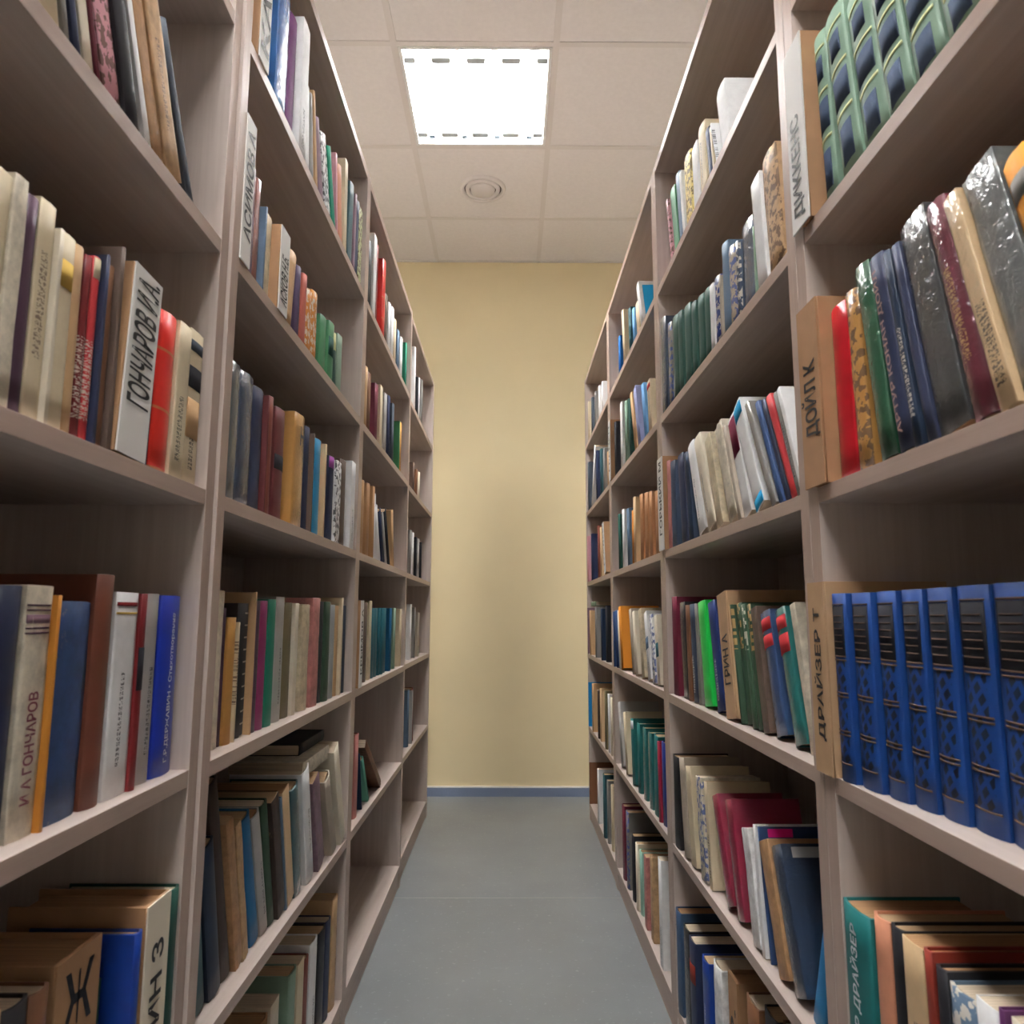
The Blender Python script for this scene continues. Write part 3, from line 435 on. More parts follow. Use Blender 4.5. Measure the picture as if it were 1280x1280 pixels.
class MB:
    """collects boxes and prisms into one mesh"""
    def __init__(self):
        self.v = []; self.f = []; self.m = []; self.s = []
    def quad(self, idx, mi=0, sm=False):
        self.f.append(tuple(idx)); self.m.append(mi); self.s.append(sm)
    def box(self, x0, x1, y0, y1, z0, z1, mi=0):
        b = len(self.v)
        self.v += [(x0,y0,z0),(x1,y0,z0),(x1,y1,z0),(x0,y1,z0),(x0,y0,z1),(x1,y0,z1),(x1,y1,z1),(x0,y1,z1)]
        for q in ((0,3,2,1),(4,5,6,7),(0,1,5,4),(1,2,6,5),(2,3,7,6),(3,0,4,7)):
            self.quad([b+i for i in q], mi)
        return self
    def tube(self, p, q, r, n=12, mi=0, cap=True):
        p = Vector(p); q = Vector(q); d = (q-p).normalized()
        a = d.orthogonal().normalized(); c = d.cross(a)
        b = len(self.v)
        for e in (p, q):
            for i in range(n):
                t = 2*math.pi*i/n
                self.v.append(tuple(e + a*math.cos(t)*r + c*math.sin(t)*r))
        for i in range(n):
            j = (i+1) % n
            self.quad((b+i, b+j, b+n+j, b+n+i), mi, True)
        if cap:
            self.quad([b+i for i in reversed(range(n))], mi); self.quad([b+n+i for i in range(n)], mi)
        return self
    def lathe(self, prof, n=40, mi=0, cx=0, cy=0):
        b = len(self.v)
        for r, z in prof:
            for i in range(n):
                t = 2*math.pi*i/n
                self.v.append((cx+r*math.cos(t), cy+r*math.sin(t), z))
        for k in range(len(prof)-1):
            for i in range(n):
                j = (i+1) % n
                self.quad((b+k*n+i, b+k*n+j, b+(k+1)*n+j, b+(k+1)*n+i), mi, True)
        return self
    def mesh(self, name, mats):
        me = bpy.data.meshes.new(name)
        me.from_pydata(self.v, [], self.f)
        for m in (mats if isinstance(mats, (list, tuple)) else [mats]): me.materials.append(m)
        for p, mi, s in zip(me.polygons, self.m, self.s):
            p.material_index = mi; p.use_smooth = s
        me.update()
        return me
    def build(self, name, mats, parent=None, bevel=0):
        o = bpy.data.objects.new(name, self.mesh(name, mats))
        col.objects.link(o)
        if parent: o.parent = parent
        if bevel:
            md = o.modifiers.new('bevel', 'BEVEL'); md.width = bevel; md.segments = 2; md.limit_method = 'ANGLE'
        return o

def tag(o, label=None, cat=None, group=None, kind=None):
    if label: o['label'] = label
    if cat: o['category'] = cat
    if group: o['group'] = group
    if kind: o['kind'] = kind
    return o

def empty(name, mat):
    o = bpy.data.objects.new(name, None); col.objects.link(o)
    o.empty_display_size = .05
    o.matrix_world = mat
    return o

# ---------------------------------------------------------------- materials
def newmat(name):
    m = bpy.data.materials.new(name); m.use_nodes = True
    nt = m.node_tree; b = nt.nodes['Principled BSDF']
    return m, nt, b

def N(nt, t, **kw):
    n = nt.nodes.new(t)
    for k, v in kw.items():
        if k in n.inputs: n.inputs[k].default_value = v
        else: setattr(n, k, v)
    return n

def math_node(nt, op, a, b=None, c=None):
    n = nt.nodes.new('ShaderNodeMath'); n.operation = op
    for i, v in enumerate((a, b, c)):
        if v is None: continue
        if isinstance(v, (int, float)): n.inputs[i].default_value = v
        else: nt.links.new(v, n.inputs[i])
    return n.outputs[0]

def mix(nt, fac, a, b):
    n = nt.nodes.new('ShaderNodeMix'); n.data_type = 'RGBA'
    if isinstance(fac, (int, float)): n.inputs[0].default_value = fac
    else: nt.links.new(fac, n.inputs[0])
    for i, v in ((6, a), (7, b)):
        if isinstance(v, tuple): n.inputs[i].default_value = v
        else: nt.links.new(v, n.inputs[i])
    return n.outputs[2]

def ramp01(nt, v, a, b):
    n = nt.nodes.new('ShaderNodeMapRange'); n.inputs[1].default_value = a; n.inputs[2].default_value = b
    n.clamp = True; nt.links.new(v, n.inputs[0]); return n.outputs[0]

def laminate(name, scale, ca=(190,174,165), cb=(207,193,185)):
    """pale ash laminate, fine grain running along one axis"""
    m, nt, b = newmat(name)
    tc = N(nt, 'ShaderNodeTexCoord'); mp = N(nt, 'ShaderNodeMapping'); mp.inputs['Scale'].default_value = scale
    nt.links.new(tc.outputs['Object'], mp.inputs[0])
    n1 = N(nt, 'ShaderNodeTexNoise', Scale=1.0, Detail=5.0, Roughness=.65); nt.links.new(mp.outputs[0], n1.inputs['Vector'])
    f = ramp01(nt, n1.outputs[0], .3, .7)
    c = mix(nt, f, rgb(ca), rgb(cb))
    nt.links.new(c, b.inputs['Base Color'])
    b.inputs['Roughness'].default_value = .42
    return m

M = {}
M['lam_z'] = laminate('ash_laminate_upright', (70, 70, 2.2))
M['lam_y'] = laminate('ash_laminate_lengthwise', (70, 2.2, 70))
M['edge_z'] = laminate('ash_front_edge_upright', (70, 70, 2.2), (174,151,138), (190,168,155))
M['edge_y'] = laminate('ash_front_edge_lengthwise', (70, 2.2, 70), (174,151,138), (190,168,155))

def plain(name, c, rough=.6, k=1.0, spec=.5, coat=0, noise=0.0, nscale=20):
    m, nt, b = newmat(name)
    cc = rgb(c, k)
    if noise:
        tc = N(nt, 'ShaderNodeTexCoord'); n1 = N(nt, 'ShaderNodeTexNoise', Scale=float(nscale), Detail=4.0)
        nt.links.new(tc.outputs['Object'], n1.inputs['Vector'])
        f = ramp01(nt, n1.outputs[0], .3, .7)
        d = tuple(v*(1-noise) for v in cc[:3])+(1,)
        nt.links.new(mix(nt, f, d, cc), b.inputs['Base Color'])
    else: b.inputs['Base Color'].default_value = cc
    b.inputs['Roughness'].default_value = rough
    b.inputs['Specular IOR Level'].default_value = spec
    b.inputs['Coat Weight'].default_value = coat
    return m

def emis(name, c, s):
    m, nt, b = newmat(name)
    b.inputs['Base Color'].default_value = (.9,.9,.9,1)
    b.inputs['Emission Color'].default_value = c; b.inputs['Emission Strength'].default_value = s
    return m

M['paint'] = plain('yellow_wall_paint', (234,217,176), .75, noise=.04, nscale=3)
M['paint_side'] = plain('cream_side_wall_paint', (200,194,182), .75, noise=.04, nscale=3)
M['tile'] = plain('mineral_ceiling_tile', (234,229,228), .85, noise=.05, nscale=60)
M['tbar'] = plain('ceiling_grid_bar', (222,216,213), .6)
M['skirt'] = plain('blue_grey_skirting', (120,132,158), .5)
M['skirt_edge'] = plain('skirting_top_edge', (236,232,228), .5)
M['white_metal'] = plain('white_enamel', (232,232,230), .4)
M['cap'] = plain('louvre_end_cap_grey', (186,196,202), .5)
M['louvre'] = plain('louvre_aluminium', (225,228,230), .35)
M['socket'] = plain('lamp_socket_plastic', (70,86,98), .5)
M['vent'] = plain('vent_white', (226,220,218), .5)
M['vent_gap'] = plain('vent_shadow_gap', (110,100,98), .8)
M['kraft_board'] = plain('kraft_board', (178,136,98), .8, noise=.12, nscale=30)
M['kraft_pale'] = plain('pale_kraft_board', (196,160,122), .8, noise=.10, nscale=30)
M['ink_hand'] = plain('felt_pen_ink', (34,32,34), .6)
M['card'] = plain('white_card', (236,234,230), .6)
M['ink'] = plain('black_ink', (22,22,26), .5)
M['ink_white'] = plain('white_foil', (225,228,235), .4)
M['ink_red'] = plain('red_ink', (120,40,66), .5)
M['ink_pink'] = plain('faded_foil', (165,130,125), .4)

def floor_mat():
    m, nt, b = newmat('grey_linoleum')
    tc = N(nt, 'ShaderNodeTexCoord')
    n1 = N(nt, 'ShaderNodeTexNoise', Scale=2.2, Detail=6.0, Roughness=.6); nt.links.new(tc.outputs['Object'], n1.inputs['Vector'])
    n2 = N(nt, 'ShaderNodeTexNoise', Scale=70.0, Detail=3.0); nt.links.new(tc.outputs['Object'], n2.inputs['Vector'])
    a = mix(nt, ramp01(nt, n1.outputs[0], .3, .7), rgb((124,128,130)), rgb((136,141,143)))
    c = mix(nt, ramp01(nt, n2.outputs[0], .62, .75), a, rgb((150,154,156)))
    nt.links.new(c, b.inputs['Base Color'])
    b.inputs['Roughness'].default_value = .38
    bp = N(nt, 'ShaderNodeBump', Strength=.05, Distance=.002); nt.links.new(n2.outputs[0], bp.inputs['Height'])
    nt.links.new(bp.outputs[0], b.inputs['Normal'])
    return m
M['floor'] = floor_mat()
M['seam'] = plain('linoleum_weld', (158,160,160), .5)

def paper_mat(name, c):
    m, nt, b = newmat(name)
    tc = N(nt, 'ShaderNodeTexCoord'); mp = N(nt, 'ShaderNodeMapping'); mp.inputs['Scale'].default_value = (4, 900, 4)
    nt.links.new(tc.outputs['Object'], mp.inputs[0])
    n1 = N(nt, 'ShaderNodeTexNoise', Scale=1.0, Detail=3.0); nt.links.new(mp.outputs[0], n1.inputs['Vector'])
    nt.links.new(mix(nt, ramp01(nt, n1.outputs[0], .35, .65), rgb(tuple(v*.8 for v in c)), rgb(c)), b.inputs['Base Color'])
    b.inputs['Roughness'].default_value = .85
    return m
PAGES = [paper_mat('aged_pages', (206,172,132)), paper_mat('pale_pages', (224,205,178)), paper_mat('brown_pages', (186,142,100))]

ACC = {'dark': (38,36,44), 'light': (214,205,190), 'gold': (190,150,95), 'red': (150,40,50), 'blue': (50,80,150)}
_mats = {}
def cover_mat(c, flags):
    film = 'f' in flags; worn = 'w' in flags
    style = next((s for s in ('set', 'p', 't', 'd', 'n', 'b') if s in flags), '')
    if c == 'cobaltset': style = 'set'
    var = random.randrange(3)
    key = (c, film, worn, style, var)
    if key in _mats: return _mats[key]
    base = PAL[c]; lum = sum(base)/3
    m, nt, b = newmat('cover_' + c)
    cc = rgb(base, COLOUR_GAIN)
    tc = N(nt, 'ShaderNodeTexCoord'); sx = N(nt, 'ShaderNodeSeparateXYZ'); nt.links.new(tc.outputs['Object'], sx.inputs[0])
    X, Y, Z = sx.outputs
    oi = N(nt, 'ShaderNodeObjectInfo')
    # slow mottling of cloth or card
    n1 = N(nt, 'ShaderNodeTexNoise', Scale=38.0 if worn else 22.0, Detail=6.0, Roughness=.7)
    nt.links.new(tc.outputs['Object'], n1.inputs['Vector'])
    k = .62 if worn else .88
    colr = mix(nt, ramp01(nt, n1.outputs[0], .34, .6), tuple(v*k for v in cc[:3])+(1,), cc)
    if worn:   # rubbed patches
        n3 = N(nt, 'ShaderNodeTexNoise', Scale=14.0, Detail=8.0, Roughness=.8); nt.links.new(tc.outputs['Object'], n3.inputs['Vector'])
        rub = (190,165,130) if lum < 170 else (150,120,90)
        colr = mix(nt, ramp01(nt, n3.outputs[0], .58, .68), colr, rgb(rub))
    if style in ('t', 'p', 'b', 'n', 'd'):
        acc = ACC['dark'] if lum > 120 else ACC[('light', 'gold', 'light')[var]]
        if lum > 150 and var == 1: acc = (110,84,72)
        if style == 'p': acc = ((96,70,52) if base[2] < base[0]-30 else ACC[('dark', 'dark', 'blue')[var]]) if lum > 120 else ACC['light']
        wn = N(nt, 'ShaderNodeTexWhiteNoise'); wn.noise_dimensions = '3D'
        cb = N(nt, 'ShaderNodeCombineXYZ')
        if style in ('t', 'n'):
            gy, gz = (.0016, .0011)
        elif style == 'd': gy, gz = (.004, .006)
        else: gy, gz = (.004, .005)
        nt.links.new(math_node(nt, 'FLOOR', math_node(nt, 'DIVIDE', Y, gy)), cb.inputs[0])
        nt.links.new(math_node(nt, 'FLOOR', math_node(nt, 'DIVIDE', Z, gz)), cb.inputs[1])
        nt.links.new(oi.outputs['Random'], cb.inputs[2])
        nt.links.new(cb.outputs[0], wn.inputs[0])
        on = math_node(nt, 'GREATER_THAN', wn.outputs[0], .45)
        gap = math_node(nt, 'LESS_THAN', math_node(nt, 'FRACT', math_node(nt, 'DIVIDE', Z, .0052)), .76)
        if style in ('t', 'n'):
            strip = math_node(nt, 'LESS_THAN', math_node(nt, 'ABSOLUTE', Y), .0036 + .0012*var)
            z0, z1 = ((.03, .13), (.055, .15), (.02, .10))[var]
            win = math_node(nt, 'MULTIPLY', math_node(nt, 'GREATER_THAN', Z, z0), math_node(nt, 'LESS_THAN', Z, z1))
            mask = math_node(nt, 'MULTIPLY', math_node(nt, 'MULTIPLY', on, gap), math_node(nt, 'MULTIPLY', strip, win))
            if style == 'n':
                mask = math_node(nt, 'MULTIPLY', math_node(nt, 'LESS_THAN', math_node(nt, 'FRACT', math_node(nt, 'DIVIDE', Z, .019)), .13), math_node(nt, 'GREATER_THAN', Y, -.002))
        elif style == 'd':
            mask = math_node(nt, 'MULTIPLY', math_node(nt, 'MULTIPLY', on, math_node(nt, 'GREATER_THAN', Z, .13)), math_node(nt, 'LESS_THAN', math_node(nt, 'ABSOLUTE', Y), .008))
        elif style == 'b':
            mask = math_node(nt, 'MULTIPLY', math_node(nt, 'LESS_THAN', math_node(nt, 'FRACT', math_node(nt, 'DIVIDE', Z, .07)), .05), .7)
        else:
            n4 = N(nt, 'ShaderNodeTexNoise', Scale=85.0, Detail=3.0); nt.links.new(tc.outputs['Object'], n4.inputs['Vector'])
            mask = math_node(nt, 'GREATER_THAN', n4.outputs[0], .52)
        mask = math_node(nt, 'MULTIPLY', mask, math_node(nt, 'GREATER_THAN', X, -.006))
        colr = mix(nt, math_node(nt, 'MULTIPLY', mask, .85), colr, rgb(acc))
    if style == 'set':   # cobalt volumes: dark crossed slashes
        s1 = math_node(nt, 'FRACT', math_node(nt, 'ADD', math_node(nt, 'DIVIDE', Z, .030), math_node(nt, 'DIVIDE', Y, .016)))
        s2 = math_node(nt, 'FRACT', math_node(nt, 'SUBTRACT', math_node(nt, 'DIVIDE', Z, .015), math_node(nt, 'DIVIDE', Y, .016)))
        mk = math_node(nt, 'MULTIPLY', math_node(nt, 'LESS_THAN', s1, .62), math_node(nt, 'LESS_THAN', s2, .62))
        mk = math_node(nt, 'MULTIPLY', mk, math_node(nt, 'GREATER_THAN', Z, .022))
        mk = math_node(nt, 'MULTIPLY', mk, math_node(nt, 'LESS_THAN', Z, .14))
        mk = math_node(nt, 'MULTIPLY', mk, math_node(nt, 'LESS_THAN', math_node(nt, 'ABSOLUTE', Y), .0135))
        mk = math_node(nt, 'MULTIPLY', mk, math_node(nt, 'GREATER_THAN', X, -.002))
        colr = mix(nt, mk, colr, rgb((8,18,44)))
    nt.links.new(colr, b.inputs['Base Color'])
    b.inputs['Roughness'].default_value = .55
    if film:
        b.inputs['Coat Weight'].default_value = 1.0; b.inputs['Coat Roughness'].default_value = .08
        n5 = N(nt, 'ShaderNodeTexNoise', Scale=75.0, Detail=3.0, Distortion=1.5); nt.links.new(tc.outputs['Object'], n5.inputs['Vector'])
        bp = N(nt, 'ShaderNodeBump', Strength=.7, Distance=.0035); nt.links.new(n5.outputs[0], bp.inputs['Height'])
        nt.links.new(bp.outputs[0], b.inputs['Coat Normal'])
    elif lum > 60 and not worn and c in ('royal', 'red', 'neon', 'crimson2', 'royal2', 'blue', 'cyan'):
        b.inputs['Roughness'].default_value = .35
    _mats[key] = m
    return m

_pm = {}
def flat(c):
    if c not in _pm: _pm[c] = plain('print_' + c, PAL[c], .75, COLOUR_GAIN, .25)
    return _pm[c]

# ---------------------------------------------------------------- lettering
_font = {}
def text_mesh(s):
    if s in _font: return _font[s]
    cu = bpy.data.curves.new('lettering', 'FONT'); cu.body = s; cu.size = 1; cu.offset = .022; cu.resolution_u = 3
    o = bpy.data.objects.new('lettering', cu); col.objects.link(o)
    dg = bpy.context.evaluated_depsgraph_get(); dg.update()
    me = bpy.data.meshes.new_from_object(o.evaluated_get(dg))
    bpy.data.objects.remove(o); bpy.data.curves.remove(cu)
    vs = [v.co.copy() for v in me.vertices]; fs = [tuple(p.vertices) for p in me.polygons]
    bpy.data.meshes.remove(me)
    x0 = min(v.x for v in vs); x1 = max(v.x for v in vs); y0 = min(v.y for v in vs); y1 = max(v.y for v in vs)
    vs = [((v.x-(x0+x1)/2)/(x1-x0), (v.y-(y0+y1)/2)/(y1-y0)) for v in vs]
    _font[s] = (vs, fs, (x1-x0)/(y1-y0))
    return _font[s]

def lettering(s, mat, parent, zc, length, width, x, upright=False, name='lettering'):
    """s runs up the spine (or stands upright) on the plane x, centred at zc"""
    vs, fs, ar = text_mesh(s)
    me = bpy.data.meshes.new(name)
    if upright: pts = [(x, u*width, zc + v*length) for u, v in vs]
    else: pts = [(x, -v*width, zc + u*length) for u, v in vs]
    me.from_pydata(pts, [], fs); me.materials.append(mat); me.update()
    o = bpy.data.objects.new(name, me); col.objects.link(o); o.parent = parent
    return o

# ---------------------------------------------------------------- books
def spine_arc(t, bulge, n=8):
    return [(bulge*(1-(2*y/t)**2) - bulge, y) for y in [(-.5+i/n)*t for i in range(n+1)]]

def c_shell(mb, t, d, h, c, bulge, wob=0.0, nz=1):
    """bent cover: two boards and a spine"""
    rnd = random.Random(int(t*1e6)+int(h*1e6))
    arc = spine_arc(t, bulge)
    outer = [(-d, -t/2)] + arc + [(-d, t/2)]
    n = len(outer)
    ti = t-2*c
    inner = [(-d, -ti/2)] + [(x-c, y*ti/t) for x, y in arc] + [(-d, ti/2)]
    base = len(mb.v)
    for k in range(nz+1):
        z = h*k/nz
        w = [(rnd.uniform(-wob, wob) if 0 < i < n-1 else 0) for i in range(n)]
        dz = 0
        for i, (x, y) in enumerate(outer):
            zz = z + (rnd.uniform(-wob*1.6, 0) if (k == nz and wob and 0 < i < n-1) else 0)
            mb.v.append((x+w[i]*.6, y, zz))
        for i, (x, y) in enumerate(inner): mb.v.append((x, y, z))
    L = 2*n
    for k in range(nz):
        a = base+k*L; b2 = a+L
        for i in range(n-1):
            mb.quad((a+i, a+i+1, b2+i+1, b2+i), 0, 1 < i+1 < n-1)
            mb.quad((a+n+i+1, a+n+i, b2+n+i, b2+n+i+1), 0, False)
        mb.quad((a+n, a, b2, b2+n)); mb.quad((a+n-1, a+2*n-1, b2+2*n-1, b2+n-1))
    for i in range(n-1):
        mb.quad((base+i, base+n+i, base+n+i+1, base+i+1))
        tp = base+nz*L
        mb.quad((tp+i+1, tp+n+i+1, tp+n+i, tp+i))

def patch(parent, t, bulge, z0, z1, mat, frac=.9, name='spine_label', eps=.0006):
    mb = MB(); n = 8
    ys = [(-.5+i/n)*t*frac for i in range(n+1)]
    for z in (z0, z1):
        for y in ys:
            x = bulge*(1-(2*y/t)**2)-bulge
            mb.v.append((x+eps, y, z))
    for z in (z0, z1):
        for y in ys:
            x = bulge*(1-(2*y/t)**2)-bulge
            mb.v.append((x-eps*.5, y, z))
    m = n+1
    for i in range(n):
        mb.quad((i, i+1, m+i+1, m+i), 0, True)
        mb.quad((m+i, m+i+1, 3*m+i+1, 3*m+i)); mb.quad((i+1, i, 2*m+i, 2*m+i+1))
    mb.quad((0, m, 3*m, 2*m)); mb.quad((m-1, 3*m-1, 4*m-1, 2*m-1))
    return mb.build(name, mat, parent)

CASE = {'A': 'nearest', 'B': 'second', 'C': 'third', 'D': 'farthest'}
SHELF = ['', 'top', 'second', 'third', 'fourth', 'fifth', 'bottom']
INK = {'r': 'ink_red', 'w': 'ink_white', 'p': 'ink_pink', 'k': 'ink'}

FAR = MB(); FAR_MATS = [PAGES[0]]; FAR_IDX = {}
def far_book(c, mat, t, h):
    """a small far book: cover shell and page block added to the one mesh of distant books"""
    if c not in FAR_IDX: FAR_IDX[c] = len(FAR_MATS); FAR_MATS.append(flat(c))
    mb = MB(); d = max(.118, min(.165, h*.64)); cth = min(.0022, t*.14)
    c_shell(mb, t, d, h, cth, min(.004, t*.15), .0005, 2)
    mb.m = [FAR_IDX[c]]*len(mb.f)
    mb.box(-d+.002, -.006, -t/2+cth+.0001, t/2-cth-.0001, .002, h-.002, 0)
    b = len(FAR.v)
    FAR.v += [tuple(mat @ Vector(v)) for v in mb.v]
    for f, m, s in zip(mb.f, mb.m, mb.s): FAR.quad([b+i for i in f], m, s)

def book(rid, c, X, Y, Z, t, h, a, flags, label):
    side = rid[0]
    grp = 'books on the %s shelf of the %s %s bookcase' % (SHELF[int(rid[2])], CASE[rid[1]], 'left' if side == 'L' else 'right')
    fl = flags.split()
    rot = Matrix.Rotation(-a, 4, 'X') @ (Matrix.Rotation(math.pi, 4, 'Z') if side == 'R' else Matrix.Identity(4))
    mat = Matrix.Translation((X, Y, Z + t/2*abs(math.sin(a)) + .0003)) @ rot
    D = next((f[2:] for f in fl if f.startswith('D=')), None)
    U = next((f[2:] for f in fl if f.startswith('U=')), None)
    Tx = next((f[2:] for f in fl if f.startswith('T=')), None)
    rnd = random.Random(int(Y*10000)*7+int(Z*1000))
    if (D or U) and c != 'ochre':
        root = empty('name_divider', mat); tag(root, label, 'divider')
        d = .15
        e = float(next((f[2:] for f in fl if f.startswith('E=')), 0))
        body = M['kraft_board'] if c in ('white', 'ivory') else M['kraft_pale'] if c == 'sand' else M['kraft_board']
        mb = MB(); c_shell(mb, t, d, h, .0025, .0006, .0006, 6)
        mb.build('folded_board', body, root)
        MB().box(-d+.01, -.004, -t/2+.003, t/2-.003, .004, h-.006).build('filler', PAGES[2], root)
        wd = t+e; yc = -e/2
        face = M['card'] if c == 'white' else flat('ivory') if c == 'ivory' else body
        host = MB().box(.0006, .0024, yc-wd/2+.0004, yc+wd/2-.0004, 0, h-.0005).build('front_flap' if c not in ('white', 'ivory') else 'name_card', face, root)
        s = (D or U).replace('_', ' ')
        if U:
            o = lettering(s, M['ink'], host, h*.80, h*.26, wd*.66, .0030, True)
        else:
            z0, z1, k = {'ДРАЙЗЕР Т': (.17, .86, .55), 'ДОЙЛ К': (.26, .68, .85), 'ГРИН А': (.26, .66, .6), 'Г.Р.': (.25, .8, .6), 'КА': (.08, .5, .8), 'ИМИН З': (.1, .8, .5),
                 'ГОНЧАРОВ И.А.': (.27, .97, .78), 'АСКОВ Н.Б.': (.10, .70, .72), 'АСИМОВ А': (.16, .92, .75), 'ДИККЕНС': (.05, .60, .62), 'ГОРЬКИЙ М': (.16, .95, .6)}.get(s, (.15, .9, .6))
            o = lettering(s, M['ink_hand'] if c != 'white' else M['ink'], host, (z0+z1)/2*h, (z1-z0)*h, wd*k, .0030)
        for v in o.data.vertices: v.co.y += yc
        return root
    if 'Q' in fl:
        far_book(c, mat, t, h)
        return
    root = empty('book', mat); tag(root, label, 'book', grp)
    lum = sum(PAL[c])/3
    paperback = (lum > 165 or 'w' in fl) and 'b' not in fl and c not in ('red', 'amber2') and t < .05
    if paperback:
        cth, bulge, over = .0008, min(.0012, t*.06), .0
    else:
        cth, bulge, over = min(.0026, t*.16), min(.0045, t*.16), .003
    d = max(.118, min(.165, h*.64 + rnd.uniform(-.006, .008)))
    wob = .0011 if 'w' in fl else (.0009 if 'f' in fl else .0003)
    mb = MB(); c_shell(mb, t, d, h, cth, bulge, wob, 6 if rid[1] in 'AB' else 3)
    cov = mb.build('cover', cover_mat(c, fl), root)
    pg = MB().box(-d+over+.0004, -bulge-cth-.0003, -t/2+cth+.0001, t/2-cth-.0001, over+.0002, h-max(over, .0012))
    pg.build('pages', PAGES[rnd.choice((0, 0, 1, 2))] if lum < 200 else PAGES[1], root)
    for f in fl:
        if f.startswith('L='):
            z0, z1, cc = f[2:].split(',')
            patch(cov, t, bulge, float(z0)*h, float(z1)*h, flat(cc))
        if f.startswith('S='):     # printed picture or label on the cover that faces the entrance
            cc, q = f[2:].split('@'); z0, z1, d0, d1 = [float(v) for v in q.split(',')]
            s_ = -1 if side == 'L' else 1
            ya, yb = sorted((s_*(t/2-.0002), s_*(t/2+.0006)))
            MB().box(-d*d1, -d*d0, ya, yb, h*z0, h*z1).build('cover_label', flat(cc), cov)
    if U: lettering(U, M['ink'], cov, h*.80, h*.17, t*.40, bulge*0+.0022, True)
    if Tx:
        s, _, q = Tx[1:].partition('@'); s = s.replace('_', ' ')
        z0, z1 = [float(v) for v in q.split(',')] if q else (.08, .92)
        lettering(s, M[INK[Tx[0]]], cov, h*(z0+z1)/2, h*(z1-z0), min(t*.42, h*(z1-z0)/len(s)*1.7), .0012)
    if c == 'cobaltset':
        patch(cov, t, bulge, h*.66, h*.93, flat('black'), .78, 'title_panel', .0005)
        for k in range(6): patch(cov, t, bulge, h*(.70+.035*k), h*(.70+.035*k)+.0012, flat('umber'), .6, 'gilt_line', .0009)
        for z in (.655, .635, .935, .46, .44, .26, .24, .09): patch(cov, t, bulge, h*z, h*z+.0018, flat('umber'), .8, 'gilt_band', .0007)
    if c == 'boxgreen':
        patch(cov, t, bulge, h*.08, h*.30, flat('slatenavy'), .55, 'printed_panel')
        patch(cov, t, bulge, h*.42, h*.60, flat('slatenavy'), .72, 'printed_panel')
        patch(cov, t, bulge, h*.72, h*.86, flat('slatenavy'), .5, 'printed_panel')
        for z in (.36, .64, .90): patch(cov, t, bulge, h*z, h*z+.004, flat('lime'), .8, 'printed_band')
    return root

for line in BOOKS.strip().split('\n'):
    rid, c, X, Y, Z, t, h, a, fl, lab = line.split('|')
    book(rid, c, float(X), float(Y), float(Z), float(t), float(h), float(a), fl, lab)

far = FAR.build('books', FAR_MATS)
tag(far, 'small distant books on the shelves of the third and farthest bookcases', 'books', None, 'stuff')

# books lying flat or fallen
def lying(side, c, X, Ya, Yb, z, t, label, grp, d=.13, flags=(), tilt=0):
    sg = 1 if side == 'L' else -1
    mat = Matrix(((sg, 0, 0, X), (0, 0, 1, Ya), (0, -sg, 0, z+t/2), (0, 0, 0, 1)))
    if side == 'R': mat = Matrix(((-1, 0, 0, X), (0, 0, 1, Ya), (0, 1, 0, z+t/2), (0, 0, 0, 1)))
    mat = mat @ Matrix.Rotation(tilt, 4, 'Y')
    h = Yb-Ya
    root = empty('book', mat); tag(root, label, 'book', grp)
    mb = MB(); c_shell(mb, t, d, h, .0012, .001, .0012, 6); mb.build('cover', cover_mat(c, list(flags)), root)
    MB().box(-d+.001, -.0025, -t/2+.0013, t/2-.0013, .001, h-.001).build('pages', PAGES[1], root)
    return root
lying('L', 'ivory', -.405, 1.50, 1.705, .650, .030, 'crumpled ivory paperback lying flat on the leaning books, fifth shelf, second left bookcase', 'books on the fifth shelf of the second left bookcase', .15, ('w',))
lying('L', 'black', -.432, 1.56, 1.765, .6815, .022, 'black book lying on the crumpled paperback, fifth shelf, second left bookcase', 'books on the fifth shelf of the second left bookcase', .14)
lying('R', 'sage', .402, 3.40, 3.60, 1.012, .020, 'sage green book lying flat across upright books, farthest right bookcase', 'books on the fourth shelf of the farthest right bookcase', .14)


# ---------------------------------------------------------------- bookcases
HU = [2.152, 1.804, 1.458, 1.111, .7608, .4149, .0764]
TH = .020; ZT = 2.174
XF = {'L': -.3935, 'R': .3895}
OFF = {'L': [.0, .0045, .003, -.003], 'R': [.0, .0, .0, .0]}
EDGE = {'L': [(.045, .070, .9356, .9605), (.9625, .9880, 1.8511, 1.8760), (1.8780, 1.9030, 2.7706, 2.7955), (2.7975, 2.8220, 3.6841, 3.7090)],
        'R': [(.020, .045, .9068, .9345), (.9365, .9640, 1.8202, 1.8475), (1.8495, 1.8770, 2.7518, 2.7795), (2.7815, 2.8090, 3.6444, 3.6700)]}
DEP = .285
CL = {'L': ['nearest of the four ash laminate bookcases on the left, cut by the frame',
            'second bookcase on the left, full of books on six shelves',
            'third bookcase on the left, its bottom shelf empty',
            'farthest bookcase on the left, beside the yellow wall, sparsely filled'],
      'R': ['nearest of the four ash laminate bookcases on the right, holding the cobalt blue set',
            'second bookcase on the right, with the bright green book',
            'third bookcase on the right, holding the row of teal books',
            'farthest bookcase on the right, beside the yellow wall, filled on every shelf']}
